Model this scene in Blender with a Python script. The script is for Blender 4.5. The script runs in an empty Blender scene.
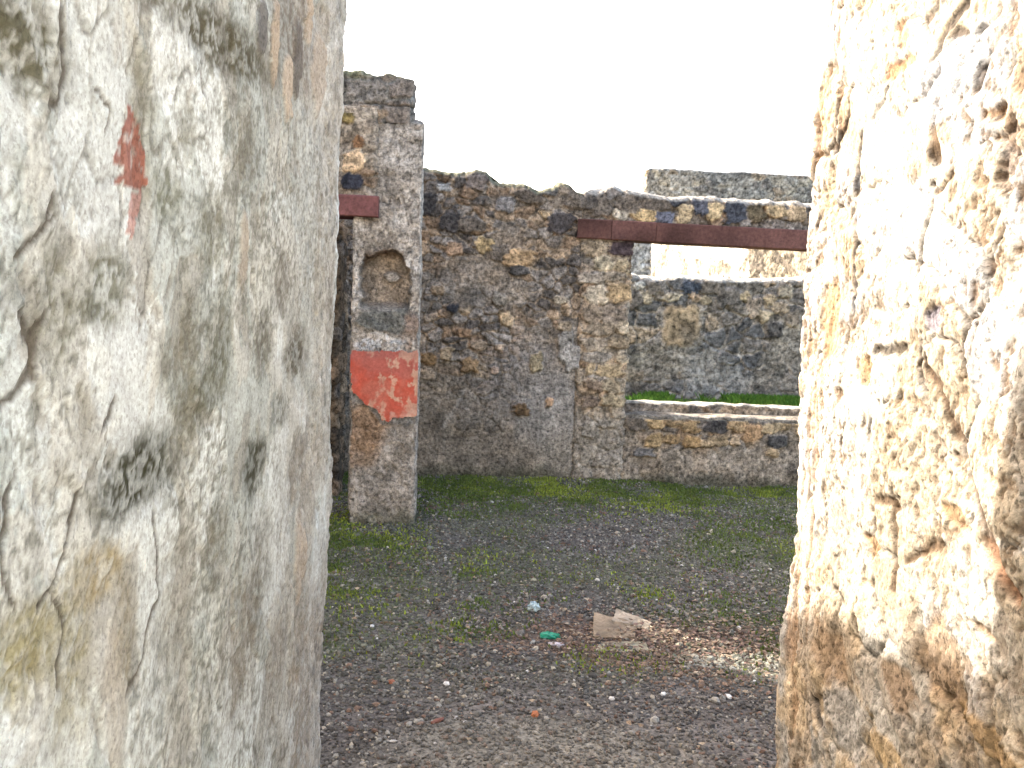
import bpy, math
import numpy as np
from mathutils import Matrix, Vector

# ------------------------------------------------------------------ camera
SC = bpy.context.scene
FPX, HORIZON, ROLL, EYE = 1005.0, 280.0, 1.8, 1.55
PITCH = math.atan((384 - HORIZON) / FPX)
_a = math.pi / 2 - PITCH
CAMROT = Matrix.Rotation(_a, 3, 'X') @ Matrix.Rotation(math.radians(ROLL), 3, 'Z')
cd = bpy.data.cameras.new('camera')
cam = bpy.data.objects.new('camera', cd)
SC.collection.objects.link(cam)
cd.sensor_width = 36.0
cd.lens = 36.0 * FPX / 1024
cd.clip_start, cd.clip_end = 0.02, 2000
cam.matrix_world = Matrix.Translation((0, 0, EYE)) @ CAMROT.to_4x4()
SC.camera = cam

# ------------------------------------------------------------------ daylight
SUN_AZ, SUN_EL = 49.7, 28.0          # degrees left of straight ahead, above the horizon
world = bpy.data.worlds.new('World')
SC.world = world
world.use_nodes = True
wn = world.node_tree.nodes
sky = wn.new('ShaderNodeTexSky')
sky.sky_type = 'NISHITA'
sky.sun_disc = False
sky.sun_elevation = math.radians(SUN_EL)
sky.sun_rotation = math.radians(-SUN_AZ)
sky.air_density, sky.dust_density, sky.ozone_density = 0.7, 4.0, 1.0
warm = wn.new('ShaderNodeVectorMath')                # camera balanced for the shade: a slightly warm daylight
warm.operation = 'MULTIPLY'
warm.inputs[1].default_value = (1.05, 0.98, 0.87)
world.node_tree.links.new(sky.outputs[0], warm.inputs[0])
world.node_tree.links.new(warm.outputs[0], wn['Background'].inputs[0])
wn['Background'].inputs[1].default_value = 0.15
sd = bpy.data.lights.new('sun', 'SUN')
sd.energy = 2.0
sd.angle = math.radians(0.5)
sd.color = (1.0, 0.95, 0.87)
sun = bpy.data.objects.new('sun', sd)
SC.collection.objects.link(sun)
_az, _el = math.radians(SUN_AZ), math.radians(SUN_EL)
TO_SUN = Vector((-math.sin(_az) * math.cos(_el), math.cos(_az) * math.cos(_el), math.sin(_el)))
sun.rotation_euler = TO_SUN.to_track_quat('Z', 'Y').to_euler()
SC.view_settings.view_transform = 'Standard'
SC.view_settings.look = 'None'
SC.view_settings.gamma = 1.0
SC.view_settings.use_curve_mapping = False
SC.view_settings.exposure = 3.0
SC.cycles.max_bounces = 8
SC.cycles.diffuse_bounces = 6

# ------------------------------------------------------------------ numbers
def pixel_ray(px, py):
    return CAMROT @ Vector(((px - 512) / FPX, -(py - 384) / FPX, -1.0))

def hit(px, py, axis, value):
    """where the sight line of a photo point meets a plane of the place"""
    d = pixel_ray(px, py)
    o = Vector((0, 0, EYE))
    return o + d * ((value - o[axis]) / d[axis])

def rnd(ix, iy, seed):
    a = (np.asarray(ix).astype(np.int64) * 374761393 + np.asarray(iy).astype(np.int64) * 668265263 + seed * 974634771) & 0xFFFFFFFF
    a = ((a ^ (a >> 13)) * 1274126177) & 0xFFFFFFFF
    a = ((a ^ (a >> 16)) * 2246822519) & 0xFFFFFFFF
    a = a ^ (a >> 15)
    return a.astype(np.float64) / 4294967295.0

def vnoise(x, y, seed):
    x0, y0 = np.floor(x), np.floor(y)
    fx, fy = x - x0, y - y0
    fx = fx * fx * fx * (fx * (fx * 6 - 15) + 10)
    fy = fy * fy * fy * (fy * (fy * 6 - 15) + 10)
    a, b = rnd(x0, y0, seed), rnd(x0 + 1, y0, seed)
    c, d = rnd(x0, y0 + 1, seed), rnd(x0 + 1, y0 + 1, seed)
    return ((a + (b - a) * fx) * (1 - fy) + (c + (d - c) * fx) * fy) * 2 - 1

def fbm(x, y, oct=4, seed=0, gain=0.5):
    x, y = np.asarray(x, float), np.asarray(y, float)
    t, amp, tot = 0, 1.0, 0
    c, s = math.cos(0.6), math.sin(0.6)
    for k in range(oct):
        t = t + amp * vnoise(x, y, seed + k * 17)
        tot += amp
        amp *= gain
        x, y = (x * c - y * s) * 2.03 + 11.3, (x * s + y * c) * 2.03 + 5.7
    return t / tot * 1.5

def voronoi(x, y, seed, jit=0.85):
    ix, iy = np.floor(x), np.floor(y)
    f1 = np.full(x.shape, 9.0); f2 = f1.copy(); cid = np.zeros(x.shape)
    for dx in (-1, 0, 1):
        for dy in (-1, 0, 1):
            cx, cy = ix + dx, iy + dy
            px = cx + .5 + (rnd(cx, cy, seed) - .5) * jit
            py = cy + .5 + (rnd(cx, cy, seed + 1) - .5) * jit
            d = np.hypot(px - x, py - y)
            r = rnd(cx, cy, seed + 2)
            near = d < f1
            f2 = np.where(near, f1, np.minimum(f2, d))
            cid = np.where(near, r, cid)
            f1 = np.where(near, d, f1)
    return f1, f2, cid

def ss(a, b, x):
    t = np.clip((x - a) / (b - a), 0, 1)
    return t * t * (3 - 2 * t)

def mix(a, b, m):
    a, b = np.asarray(a, float), np.asarray(b, float)
    m = np.asarray(m)[..., None]
    return a * (1 - m) + b * m

def full(shape, c):
    return np.tile(np.array(c, float), (*shape, 1))

def pick(cid, palette):
    """palette: list of (share, colour)"""
    out = np.zeros((*cid.shape, 3)); lo = 0.0
    tot = sum(p[0] for p in palette)
    for w, c in palette:
        hi = lo + w / tot
        out[(cid >= lo) & (cid <= hi)] = c
        lo = hi
    return out

def blob(u, v, u0, v0, ru, rv, seed=0, rough=.35, edge=.25, freq=1.0, power=2.0):
    a, b = (u - u0) / ru, (v - v0) / rv
    n = fbm(u / ru * freq + seed, v / rv * freq, 4, seed)
    r = (np.abs(a) ** power + np.abs(b) ** power) ** (1 / power)
    return ss(edge, -edge, r - 1 + rough * n)

def seg_dist(u, v, pts):
    d = np.full(u.shape, 9.0)
    for (a, b), (c, e) in zip(pts[:-1], pts[1:]):
        L = (c - a) ** 2 + (e - b) ** 2 + 1e-12
        t = np.clip(((u - a) * (c - a) + (v - b) * (e - b)) / L, 0, 1)
        d = np.minimum(d, np.hypot(u - a - t * (c - a), v - b - t * (e - b)))
    return d

def in_poly(u, v, pts):
    ins = np.zeros(u.shape, bool)
    n = len(pts)
    for i in range(n):
        (x1, y1), (x2, y2) = pts[i], pts[(i + 1) % n]
        if y1 == y2: continue
        c = (y1 > v) != (y2 > v)
        ins ^= c & (u < (x2 - x1) * (v - y1) / (y2 - y1) + x1)
    return ins

# ------------------------------------------------------------------ object helpers
def tag(o, label=None, cat=None, group=None, kind=None):
    if label: o['label'] = label
    if cat: o['category'] = cat
    if group: o['group'] = group
    if kind: o['kind'] = kind
    elif cat: o['kind'] = 'thing'
    return o

def empty(name, loc, label, cat, group=None):
    o = bpy.data.objects.new(name, None)
    o.location = loc
    o.empty_display_size = .2
    SC.collection.objects.link(o)
    return tag(o, label, cat, group)

def link_mesh(name, co, faces, col=None, mat=None, parent=None, smooth=True):
    """co (n,3); faces (m,3|4) int array or list of such arrays; col (n,3) linear colours"""
    me = bpy.data.meshes.new(name)
    flist = faces if isinstance(faces, list) else [faces]
    loops = np.concatenate([f.ravel() for f in flist]).astype(np.int32)
    tot = np.concatenate([np.full(len(f), f.shape[1]) for f in flist]).astype(np.int32)
    start = np.concatenate([[0], np.cumsum(tot)[:-1]]).astype(np.int32)
    me.vertices.add(len(co)); me.loops.add(len(loops)); me.polygons.add(len(tot))
    me.vertices.foreach_set('co', np.ascontiguousarray(co, np.float32).ravel())
    me.loops.foreach_set('vertex_index', loops)
    me.polygons.foreach_set('loop_start', start)
    me.polygons.foreach_set('loop_total', tot)
    me.polygons.foreach_set('use_smooth', np.full(len(tot), smooth))
    me.update(calc_edges=True)
    me.validate()
    if col is not None:
        at = me.color_attributes.new('tint', 'FLOAT_COLOR', 'POINT')
        c4 = np.ones((len(co), 4), np.float32); c4[:, :3] = np.clip(col, 0.004, .9)
        at.data.foreach_set('color', c4.ravel())
    if mat: me.materials.append(mat)
    o = bpy.data.objects.new(name, me)
    SC.collection.objects.link(o)
    if parent:
        o.parent = parent
        o.matrix_parent_inverse = Matrix.Translation(-parent.location)
    return o

def material(name, rough=.95, fine=90.0, amount=.5, bump=.35, bump_dist=.006, coarse=18.0, spec=.15, speck=0.0, speck_scale=150.0):
    """surface colour from the mesh's own tint, broken up by procedural grain and fine relief"""
    m = bpy.data.materials.new(name)
    m.use_nodes = True
    nt = m.node_tree; N = nt.nodes; L = nt.links
    b = N['Principled BSDF']
    b.inputs['Roughness'].default_value = rough
    b.inputs['Specular IOR Level'].default_value = spec
    at = N.new('ShaderNodeAttribute'); at.attribute_name = 'tint'
    tc = N.new('ShaderNodeTexCoord')
    n1 = N.new('ShaderNodeTexNoise'); n1.inputs['Scale'].default_value = fine; n1.inputs['Detail'].default_value = 5; n1.inputs['Roughness'].default_value = .7
    n2 = N.new('ShaderNodeTexNoise'); n2.inputs['Scale'].default_value = coarse; n2.inputs['Detail'].default_value = 4
    L.new(tc.outputs['Object'], n1.inputs['Vector']); L.new(tc.outputs['Object'], n2.inputs['Vector'])
    r1 = N.new('ShaderNodeMapRange'); r1.inputs[1].default_value = .3; r1.inputs[2].default_value = .7
    r1.inputs[3].default_value = 1 - amount; r1.inputs[4].default_value = 1 + amount
    L.new(n1.outputs[0], r1.inputs[0])
    r2 = N.new('ShaderNodeMapRange'); r2.inputs[1].default_value = .3; r2.inputs[2].default_value = .7
    r2.inputs[3].default_value = 1 - amount * .4; r2.inputs[4].default_value = 1 + amount * .4
    L.new(n2.outputs[0], r2.inputs[0])
    mu = N.new('ShaderNodeMath'); mu.operation = 'MULTIPLY'
    L.new(r1.outputs[0], mu.inputs[0]); L.new(r2.outputs[0], mu.inputs[1])
    if speck:
        n3 = N.new('ShaderNodeTexNoise'); n3.inputs['Scale'].default_value = speck_scale; n3.inputs['Detail'].default_value = 3; n3.inputs['Roughness'].default_value = .6
        L.new(tc.outputs['Object'], n3.inputs['Vector'])
        r3 = N.new('ShaderNodeMapRange'); r3.inputs[1].default_value = .54; r3.inputs[2].default_value = .64
        r3.inputs[3].default_value = 1.0; r3.inputs[4].default_value = 1 - speck
        L.new(n3.outputs[0], r3.inputs[0])
        m3 = N.new('ShaderNodeMath'); m3.operation = 'MULTIPLY'
        L.new(mu.outputs[0], m3.inputs[0]); L.new(r3.outputs[0], m3.inputs[1]); mu = m3
    sc = N.new('ShaderNodeVectorMath'); sc.operation = 'SCALE'
    L.new(at.outputs['Color'], sc.inputs[0]); L.new(mu.outputs[0], sc.inputs['Scale'])
    L.new(sc.outputs[0], b.inputs['Base Color'])
    bp = N.new('ShaderNodeBump'); bp.inputs['Strength'].default_value = bump; bp.inputs['Distance'].default_value = bump_dist
    L.new(n1.outputs[0], bp.inputs['Height']); L.new(bp.outputs[0], b.inputs['Normal'])
    return m

M_PLASTER = material('weathered_plaster', fine=110, amount=.30, bump=.5, bump_dist=.004, speck=.28, speck_scale=130)
M_TUFF = material('rough_tuff', fine=90, amount=.40, bump=.7, bump_dist=.006, speck=.55, speck_scale=75)
M_RUBBLE = material('lava_rubble', fine=38, amount=.8, bump=.9, bump_dist=.014, coarse=11, speck=.4, speck_scale=55)
M_FAR = material('far_masonry', fine=13, amount=.9, bump=.8, bump_dist=.04, coarse=5, speck=.45, speck_scale=18)
M_PILLAR = material('pillar_masonry', fine=48, amount=.75, bump=.8, bump_dist=.012, coarse=14, speck=.4, speck_scale=60)
M_RED = material('red_plaster', fine=60, amount=.22, bump=.3, bump_dist=.003, coarse=10)
M_TIMBER = material('red_brown_timber', fine=40, amount=.35, bump=.35, bump_dist=.004, coarse=6)
M_SOIL = material('gravelly_soil', fine=60, amount=.7, bump=.8, bump_dist=.015, coarse=6)
M_GRAVEL = material('lapilli', fine=200, amount=.3, bump=.2, bump_dist=.002, coarse=50)
M_MOSS = material('moss', fine=120, amount=.4, bump=0, coarse=20, rough=.9)
M_LEAF = material('dead_leaf', fine=150, amount=.4, bump=.2, coarse=30, rough=.8)
M_SLAB = material('limestone_slab', fine=60, amount=.25, bump=.5, bump_dist=.004, coarse=15)
M_LITTER = material('litter_plastic', fine=60, amount=.15, bump=.2, bump_dist=.002, coarse=20, rough=.4, spec=.5)

def path_points(L, th, r, ds, de, db):
    """s, offset along, offset across, normal (along, across) round a rounded rectangle; front first"""
    S, A, C, NA, NC = [], [], [], [], []
    def add(s, a, c, na, nc): S.append(s); A.append(a); C.append(c); NA.append(na); NC.append(nc)
    n = max(2, int((L - 2 * r) / ds))
    for i in range(n + 1): add(r + (L - 2 * r) * i / n, r + (L - 2 * r) * i / n, 0, 0, -1)
    for i in range(1, 5):
        t = i / 5 * math.pi / 2
        add(L - r + 2 * r * i / 5, L - r + r * math.sin(t), r - r * math.cos(t), math.sin(t), -math.cos(t))
    n = max(2, int((th - 2 * r) / de))
    for i in range(n + 1): add(L + r + (th - 2 * r) * i / n, L, r + (th - 2 * r) * i / n, 1, 0)
    for i in range(1, 5):
        t = i / 5 * math.pi / 2
        add(L + th - r + 2 * r * i / 5, L - r + r * math.cos(t), th - r + r * math.sin(t), math.cos(t), math.sin(t))
    n = max(2, int((L - 2 * r) / db))
    for i in range(n + 1): add(L + th + r + (L - 2 * r) * i / n, L - r - (L - 2 * r) * i / n, th, 0, 1)
    for i in range(1, 5):
        t = i / 5 * math.pi / 2
        add(-th - r + 2 * r * i / 5, r - r * math.sin(t), th - r + r * math.cos(t), -math.sin(t), math.cos(t))
    n = max(2, int((th - 2 * r) / de))
    for i in range(n + 1): add(-th + r + (th - 2 * r) * i / n, 0, th - r - (th - 2 * r) * i / n, -1, 0)
    for i in range(1, 5):
        t = i / 5 * math.pi / 2
        add(-r + 2 * r * i / 5, r - r * math.cos(t), r - r * math.sin(t), -math.cos(t), -math.sin(t))
    return map(np.array, (S, A, C, NA, NC))

def masonry(name, p0, p1, th, z0, top, surf, ds=.01, dz=.01, de=.02, db=.1, r=.03, cap=.05, lean=0.0,
            mat=None, parent=None, captint=None, dense_z=None):
    """One wall as a closed mesh: front face from p0 to p1 (front is on the right hand), thickness th,
    ragged top(u); surf(s, z) gives outward relief (m) and colour for every point of its surface."""
    p0, p1 = np.array(p0, float), np.array(p1, float)
    L = np.hypot(*(p1 - p0)); d = (p1 - p0) / L; back = np.array([-d[1], d[0]])
    S, A, C, NA, NC = path_points(L, th, r, ds, de, db)
    h = top(np.clip(A, 0, L))
    nz = max(3, int((np.max(h) - z0) / dz))
    t = np.linspace(0, 1, nz + 1)
    Z = z0 + t[:, None] * (h - z0)[None, :] - 0 * S
    SS = np.broadcast_to(S, Z.shape)
    disp, col = surf(SS, Z)
    a = A[None, :] + NA[None, :] * disp
    c = C[None, :] + NC[None, :] * disp - lean * (Z - z0)
    rows_a, rows_c, rows_z, rows_col = [a], [c], [Z], [col]
    k = 6
    ca = np.clip(A, min(th / 2, L / 2), max(L - th / 2, L / 2)); cc = th / 2
    lift = .012 * fbm(A * 14, C * 14, 3, 91)
    for i in range(1, k + 1):
        f = math.sin(i / k * math.pi / 2) if i < k else 1.0
        f = 1 - math.cos(i / k * math.pi / 2)
        w = np.full(S.shape, f)
        aa = a[-1] * (1 - w) + ca * w
        ccc = c[-1] * (1 - w) + (cc - lean * (h - z0)) * w
        zz = h + cap * math.sin(i / k * math.pi / 2) + lift * math.sin(i / k * 3)
        ct = col[-1] if captint is None else mix(col[-1], captint, np.full(S.shape, min(1, .5 + i / k)))
        rows_a.append(aa[None]); rows_c.append(ccc[None]); rows_z.append(zz[None]); rows_col.append(ct[None])
    a, c, Z, col = np.concatenate(rows_a), np.concatenate(rows_c), np.concatenate(rows_z), np.concatenate(rows_col)
    X = p0[0] + d[0] * a + back[0] * c
    Y = p0[1] + d[1] * a + back[1] * c
    co = np.stack([X, Y, Z], -1).reshape(-1, 3)
    nr, nc_ = Z.shape
    i = np.arange(nr - 1)[:, None] * nc_; j = np.arange(nc_)[None, :]; j2 = (j + 1) % nc_
    q = np.stack(np.broadcast_arrays(i + j, i + j2, i + nc_ + j2, i + nc_ + j), -1).reshape(-1, 4)
    return link_mesh(name, co, q, col.reshape(-1, 3), mat, parent)

def profile(pts):
    xs, ys = [p[0] for p in pts], [p[1] for p in pts]
    return lambda u: np.interp(u, xs, ys)

DARK = (.108, .092, .077); LAVA = (.165, .138, .112); GREY = (.25, .215, .178); TAN = (.46, .33, .19)
BROWN = (.24, .165, .105); TUFF = (.34, .25, .165); MORTAR = (.275, .22, .16); PALE = (.40, .36, .30)
RUBBLE_PAL = [(2, DARK), (3, LAVA), (3, BROWN), (2.5, GREY), (1.8, TUFF), (.5, TAN)]

def rubble(s, z, seed, sx=.15, sz=.11, pal=RUBBLE_PAL, mortar=MORTAR, relief=.03, cover=-.2, covercol=None, joint=.16):
    """stones in mortar, here and there still hidden under a smeared coat"""
    wu = s + .04 * fbm(s * 6, z * 6, 3, seed + 3); wz = z + .03 * fbm(s * 6 + 40, z * 6, 3, seed + 4)
    f1, f2, cid = voronoi(wu / sx, wz / sz, seed)
    stone = ss(.03, joint, f2 - f1)
    tall = rnd(np.floor(cid * 9999), np.zeros_like(cid), seed + 5)
    grain = fbm(s * 22, z * 22, 4, seed + 6)
    rag = fbm(s * 34, z * 34, 4, seed + 11, .65)
    disp = stone * (.3 + .7 * tall) * relief + grain * .008 + rag * .005
    col = pick(cid, pal) * np.clip(1 + .35 * grain + .45 * rag, .25, 2.2)[..., None]
    mo = np.array(mortar) * np.clip(1 + .45 * fbm(s * 9, z * 9, 4, seed + 7) + .5 * rag, .25, 2.2)[..., None]
    col = mix(mo, col, stone)
    m = ss(-.15, .25, fbm(s * 1.6, z * 2.0, 5, seed + 8) + cover)
    cc = np.array(covercol if covercol else mortar) * np.clip(1 + .5 * fbm(s * 5, z * 5, 5, seed + 9) + .55 * rag + .3 * fbm(s * 15, z * 15, 3, seed + 12), .25, 2.2)[..., None]
    col = mix(col, cc, m * .8)
    disp = disp * (1 - .8 * m) + m * (relief * .4 + .010 * fbm(s * 12, z * 12, 5, seed + 10))
    return disp, col

def stones(s, z, disp, col, lst, seed=5, lift=.022):
    for k, (u0, v0, ru, rv, c) in enumerate(lst):
        m = blob(s, z, u0, v0, ru, rv, seed + k * 3, rough=.36, edge=.09, freq=1.3, power=3.2)
        g = 1 + .45 * fbm(s * 30 + k, z * 30, 4, seed + k)
        col = mix(col, np.array(c) * g[..., None], m)
        rim = ss(.02, .5, m) * ss(1.0, .5, m)
        col = col * (1 - .0 * rim)[..., None]
        disp = disp * (1 - m) + m * (lift + .004 * fbm(s * 25, z * 25, 3, seed + k))
    return disp, col

# ------------------------------------------------------------------ ground
def ground_height(x, y):
    near = np.exp(-((np.abs(x) / 6) ** 4 + (np.abs(y - 5) / 7) ** 4))
    return near * (.018 * fbm(x * 1.3, y * 1.3, 4, 301) + .006 * fbm(x * 7, y * 7, 3, 302))

YB = 7.80                                            # face of the courtyard's back wall
def moss_amount(x, y):
    n = fbm(x * 1.1, y * 1.1, 5, 310)
    back = ss(6.1, 7.2, y + .55 * n)
    left = blob(x, y, -1.15, 5.7, .75, 1.25, 311, .5, .5)
    right = .75 * blob(x, y, 1.75, 6.0, .75, 1.3, 313, .5, .5)
    mid = .6 * ss(-.25, .45, fbm(x * 2.3, y * 2.3, 4, 314)) * ss(3.4, 4.4, y)
    patch = ss(-.35, .25, fbm(x * 4, y * 4, 4, 315))
    bare = 1 - .8 * blob(x, y, .55, 6.1, .85, .75, 316, .5, .4)
    return np.clip(np.maximum.reduce([back, left * .9, right, mid]) * (.38 + .62 * patch) * bare, 0, 1)

xs = np.unique(np.round(np.concatenate([-np.geomspace(4, 600, 22), np.arange(-4, 5.01, .07), np.geomspace(5, 600, 22)]), 3))
ys = np.unique(np.round(np.concatenate([-np.geomspace(1, 600, 22), np.arange(-1, 9.01, .07), np.geomspace(9, 900, 26)]), 3))
gx, gy = np.meshgrid(xs, ys)
gz = ground_height(gx, gy)
soil = full(gx.shape, (.11, .095, .082)) * (1 + .3 * fbm(gx * 3, gy * 3, 4, 320))[..., None]
soil = mix(soil, (.055, .085, .02), moss_amount(gx, gy))
soil = mix(soil, (.19, .17, .135), blob(gx, gy, .12, 3.05, .5, .28, 322, .5, .4))
soil = mix(soil, (.11, .07, .05), .8 * blob(gx, gy, .7, 4.25, .6, .28, 323, .5, .4))
soil = mix(soil, (.09, .095, .04), ss(9, 10, gy))
nx, ny = len(xs), len(ys)
i = np.arange(ny - 1)[:, None] * nx; j = np.arange(nx - 1)[None, :]
q = np.stack(np.broadcast_arrays(i + j, i + j + 1, i + nx + j + 1, i + nx + j), -1).reshape(-1, 4)
g = link_mesh('ground', np.stack([gx, gy, gz], -1).reshape(-1, 3), q, soil.reshape(-1, 3), M_SOIL)
tag(g, 'dark earthy courtyard floor reaching out past the ruined walls', 'ground', kind='structure')

# ------------------------------------------------------------------ entrance wall, left: pale plaster
YL, YR = 2.60, 2.75                                  # where the two entrance walls end at the courtyard
XL = hit(334, 384, 1, YL)[0]
XR = hit(797, 384, 1, YR)[0]
L0 = 0.25                                            # left wall runs from here to YL
LEAN = .018
def left_uv(px, py):
    p = hit(px, py, 0, XL)
    for _ in range(3): p = hit(px, py, 0, XL + LEAN * (p[2] - 1.28) + .004)
    return p[1] - L0, p[2]
def left_ell(px, py, rx, ry):
    u, v = left_uv(px, py); u1, _ = left_uv(px + rx, py); u0, _ = left_uv(px - rx, py); _, v1 = left_uv(px, py + ry)
    return u, v, abs(u1 - u0) / 2, abs(v1 - v)
LEFT_LEN = YL - L0

def left_surface(s, z):
    y = s + L0
    far = ss(1.75, 2.55, y + .12 * fbm(s * 4, z * 1.2, 3, 11))
    big = fbm(s * 2.2, z * 1.5, 5, 12)
    col = mix((.67, .76, .765), (.78, .87, .89), ss(-.5, .5, big))
    col = mix(col, (.54, .55, .47), .35 * ss(0, .7, fbm(s * 3.2 + 7, z * 2.1, 5, 13)))
    # peeled coats: three levels with crisp borders
    disp = .004 * fbm(s * 2.5, z * 2.5, 4, 14) - .003 + .0014 * fbm(s * 16, z * 16, 4, 15)
    wu, wz = s + .05 * fbm(s * 5, z * 5, 3, 33), z + .05 * fbm(s * 5 + 9, z * 5, 3, 34)
    for k, (fu, fz, th_, depth, tint, amt) in enumerate([(3.0, 1.9, -.02, .0045, (.79, .88, .89), .75), (4.5, 2.6, .16, .004, (.47, .54, .53), .7),
                                                          (7.5, 4.0, .22, .003, (.66, .70, .67), .7), (11, 8, .30, -.003, (.40, .41, .38), .65)]):
        nn = fbm(wu * fu + k * 9, wz * fz, 6, 16 + k, .55)
        m = ss(th_ - .012, th_ + .03, nn)
        col = mix(col, tint, m * amt)
        disp = disp + depth * m
    # flakes of the outer coat, each a slightly different age, with hair cracks between
    q1, q2, qid = voronoi(wu / .085, wz / .13, 37)
    qe = q2 - q1
    col = col * (.90 + .20 * rnd(np.floor(qid * 9999), qid * 0, 38))[..., None]
    disp = disp + .0022 * rnd(np.floor(qid * 9999), qid * 0, 39) * ss(.0, .12, qe)
    hair = ss(.07, .01, qe + .03 * fbm(s * 40, z * 40, 2, 41)) * ss(.0, .4, fbm(s * 3 + 20, z * 2.4, 4, 42))
    col = mix(col, (.14, .13, .105), .6 * hair); disp = disp - .002 * hair
    # grey pepper of lichen specks
    pep = ss(.28, .5, fbm(s * 75, z * 75, 3, 43, .7)) * ss(-.4, .25, fbm(s * 4 + 11, z * 3, 4, 44))
    col = mix(col, (.15, .155, .12), .6 * pep)
    # dark speckled lichen in patches
    lich = ss(-.15, .45, fbm(s * 3.3 + 3, z * 2.4, 5, 22)) * ss(.05, .3, fbm(s * 62, z * 80, 3, 23, .65))
    col = mix(col, (.13, .14, .105), .5 * lich)
    for k, (px, py, rx, ry, c, a) in enumerate([
            (28, 42, 42, 44, (.20, .19, .15), .95), (146, 474, 34, 32, (.085, .085, .06), .95), (112, 290, 20, 36, (.20, .20, .15), .75),
            (60, 315, 18, 60, (.24, .23, .18), .65), (198, 405, 14, 30, (.20, .20, .16), .7), (222, 350, 10, 45, (.20, .20, .16), .75),
            (298, 355, 9, 22, (.09, .085, .07), .85), (256, 465, 9, 26, (.11, .11, .09), .85), (168, 195, 10, 24, (.24, .25, .20), .75),
            (282, 408, 8, 18, (.14, .14, .11), .7), (225, 40, 50, 26, (.17, .155, .12), .85), (145, 110, 10, 70, (.30, .29, .23), .5),
            (75, 660, 18, 75, (.34, .33, .21), .7), (105, 572, 20, 24, (.38, .33, .19), .75), (28, 650, 26, 40, (.36, .34, .18), .75),
            (180, 620, 14, 55, (.36, .36, .32), .5), (245, 640, 12, 60, (.27, .25, .21), .6), (188, 395, 8, 70, (.26, .26, .21), .5),
            (195, 330, 8, 30, (.2, .2, .16), .5), (300, 30, 22, 60, (.16, .13, .10), .7), (310, 690, 16, 90, (.30, .25, .19), .7),
            (246, 150, 10, 36, (.22, .22, .18), .7), (212, 232, 9, 30, (.22, .23, .18), .7), (283, 285, 7, 24, (.17, .16, .13), .7), (264, 560, 8, 36, (.19, .19, .16), .65),
            (222, 545, 8, 34, (.22, .22, .18), .65), (172, 360, 9, 24, (.2, .2, .16), .65), (264, 345, 6, 26, (.15, .15, .12), .75), (190, 130, 8, 26, (.24, .25, .2), .6),
            (300, 470, 7, 30, (.2, .19, .16), .7), (276, 660, 8, 40, (.24, .22, .18), .6), (85, 420, 12, 30, (.33, .33, .27), .5), (128, 640, 8, 60, (.30, .27, .18), .6)]):
        u, v, ru, rv = left_ell(px, py, rx, ry)
        m = blob(s, z, u, v, ru * 1.25, rv * 1.2, 40 + k, .22, .5, 2.6) * (.52 + .48 * ss(-.2, .2, fbm(s * 60, z * 75, 4, 24 + k, .7)))
        col = mix(col, np.array(c) * (np.array((.66, .70, .60)) if k < 12 else 1.0), m * min(1.0, a * 1.15))
        disp = disp - .004 * m
    col = col * (1 - .15 * ss(1.15, 1.9, y + .25 * fbm(s * 3, z * 2, 4, 78)))[..., None]   # weathered towards the court, with the fall-off of light also put into the colour
    # smooth buff streaks running down
    u, v, ru, rv = left_ell(118, 700, 12, 70); col = mix(col, (.52, .50, .43), .6 * blob(s, z, u, v, ru, rv, 77, .3, .4))
    # the exposed pebbly core near the courtyard corner
    pf1, pf2, pid = voronoi(s / .028, z / .034, 26)
    peb = ss(.02, .35, pf2 - pf1)
    pc = pick(pid, [(2, (.40, .38, .33)), (2, (.31, .30, .265)), (1.5, (.48, .47, .43)), (1, (.21, .19, .16)), (.6, (.13, .12, .11))])
    pm = far * ss(-.35, .2, fbm(s * 5 + 3, z * 2.2, 5, 27) + .25)
    col = mix(col, mix(np.array((.34, .325, .285)), pc, peb), pm * .65)
    disp = disp + pm * (peb * .005 - .003) + far * .009 * fbm(s * 7, z * 4, 4, 28)
    # ochre stones showing at the top of the corner
    for k, (px, py, rx, ry, c) in enumerate([(276, 45, 4, 38, (.46, .40, .32)), (290, 88, 4, 34, (.48, .42, .34)), (312, 18, 4, 26, (.48, .42, .34)),
                                             (262, 22, 6, 30, (.14, .14, .14)), (300, 60, 5, 45, (.12, .11, .1)), (322, 70, 6, 40, (.42, .38, .32)),
                                             (300, 560, 4, 40, (.45, .41, .35)), (244, 250, 5, 40, (.45, .42, .36))]):
        u, v, ru, rv = left_ell(px, py, rx, ry)
        m = blob(s, z, u, v, ru, rv, 90 + k, .35, .15, 1.3)
        col = mix(col, c, m * .8); disp = disp + .008 * m
    # last trace of red wall painting
    jig = .006
    ju, jz = s + jig * fbm(s * 40, z * 40, 4, 30), z + jig * fbm(s * 40 + 5, z * 40, 4, 31)
    poly = [left_uv(*p) for p in [(132, 100), (136, 112), (143, 128), (149, 150), (152, 188), (147, 195), (140, 186), (130, 183), (118, 180), (125, 170), (117, 160), (122, 145), (127, 125)]]
    red = in_poly(ju, jz, poly).astype(float) * (1 - .6 * ss(.35, .6, fbm(s * 70, z * 70, 3, 32)))
    col = mix(col, (.32, .115, .08), red * .88)
    tail = [left_uv(*p) for p in [(134, 192), (148, 192), (145, 218), (139, 236), (128, 236), (133, 215)]]
    col = mix(col, (.50, .27, .24), .75 * in_poly(ju, jz, tail))
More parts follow.
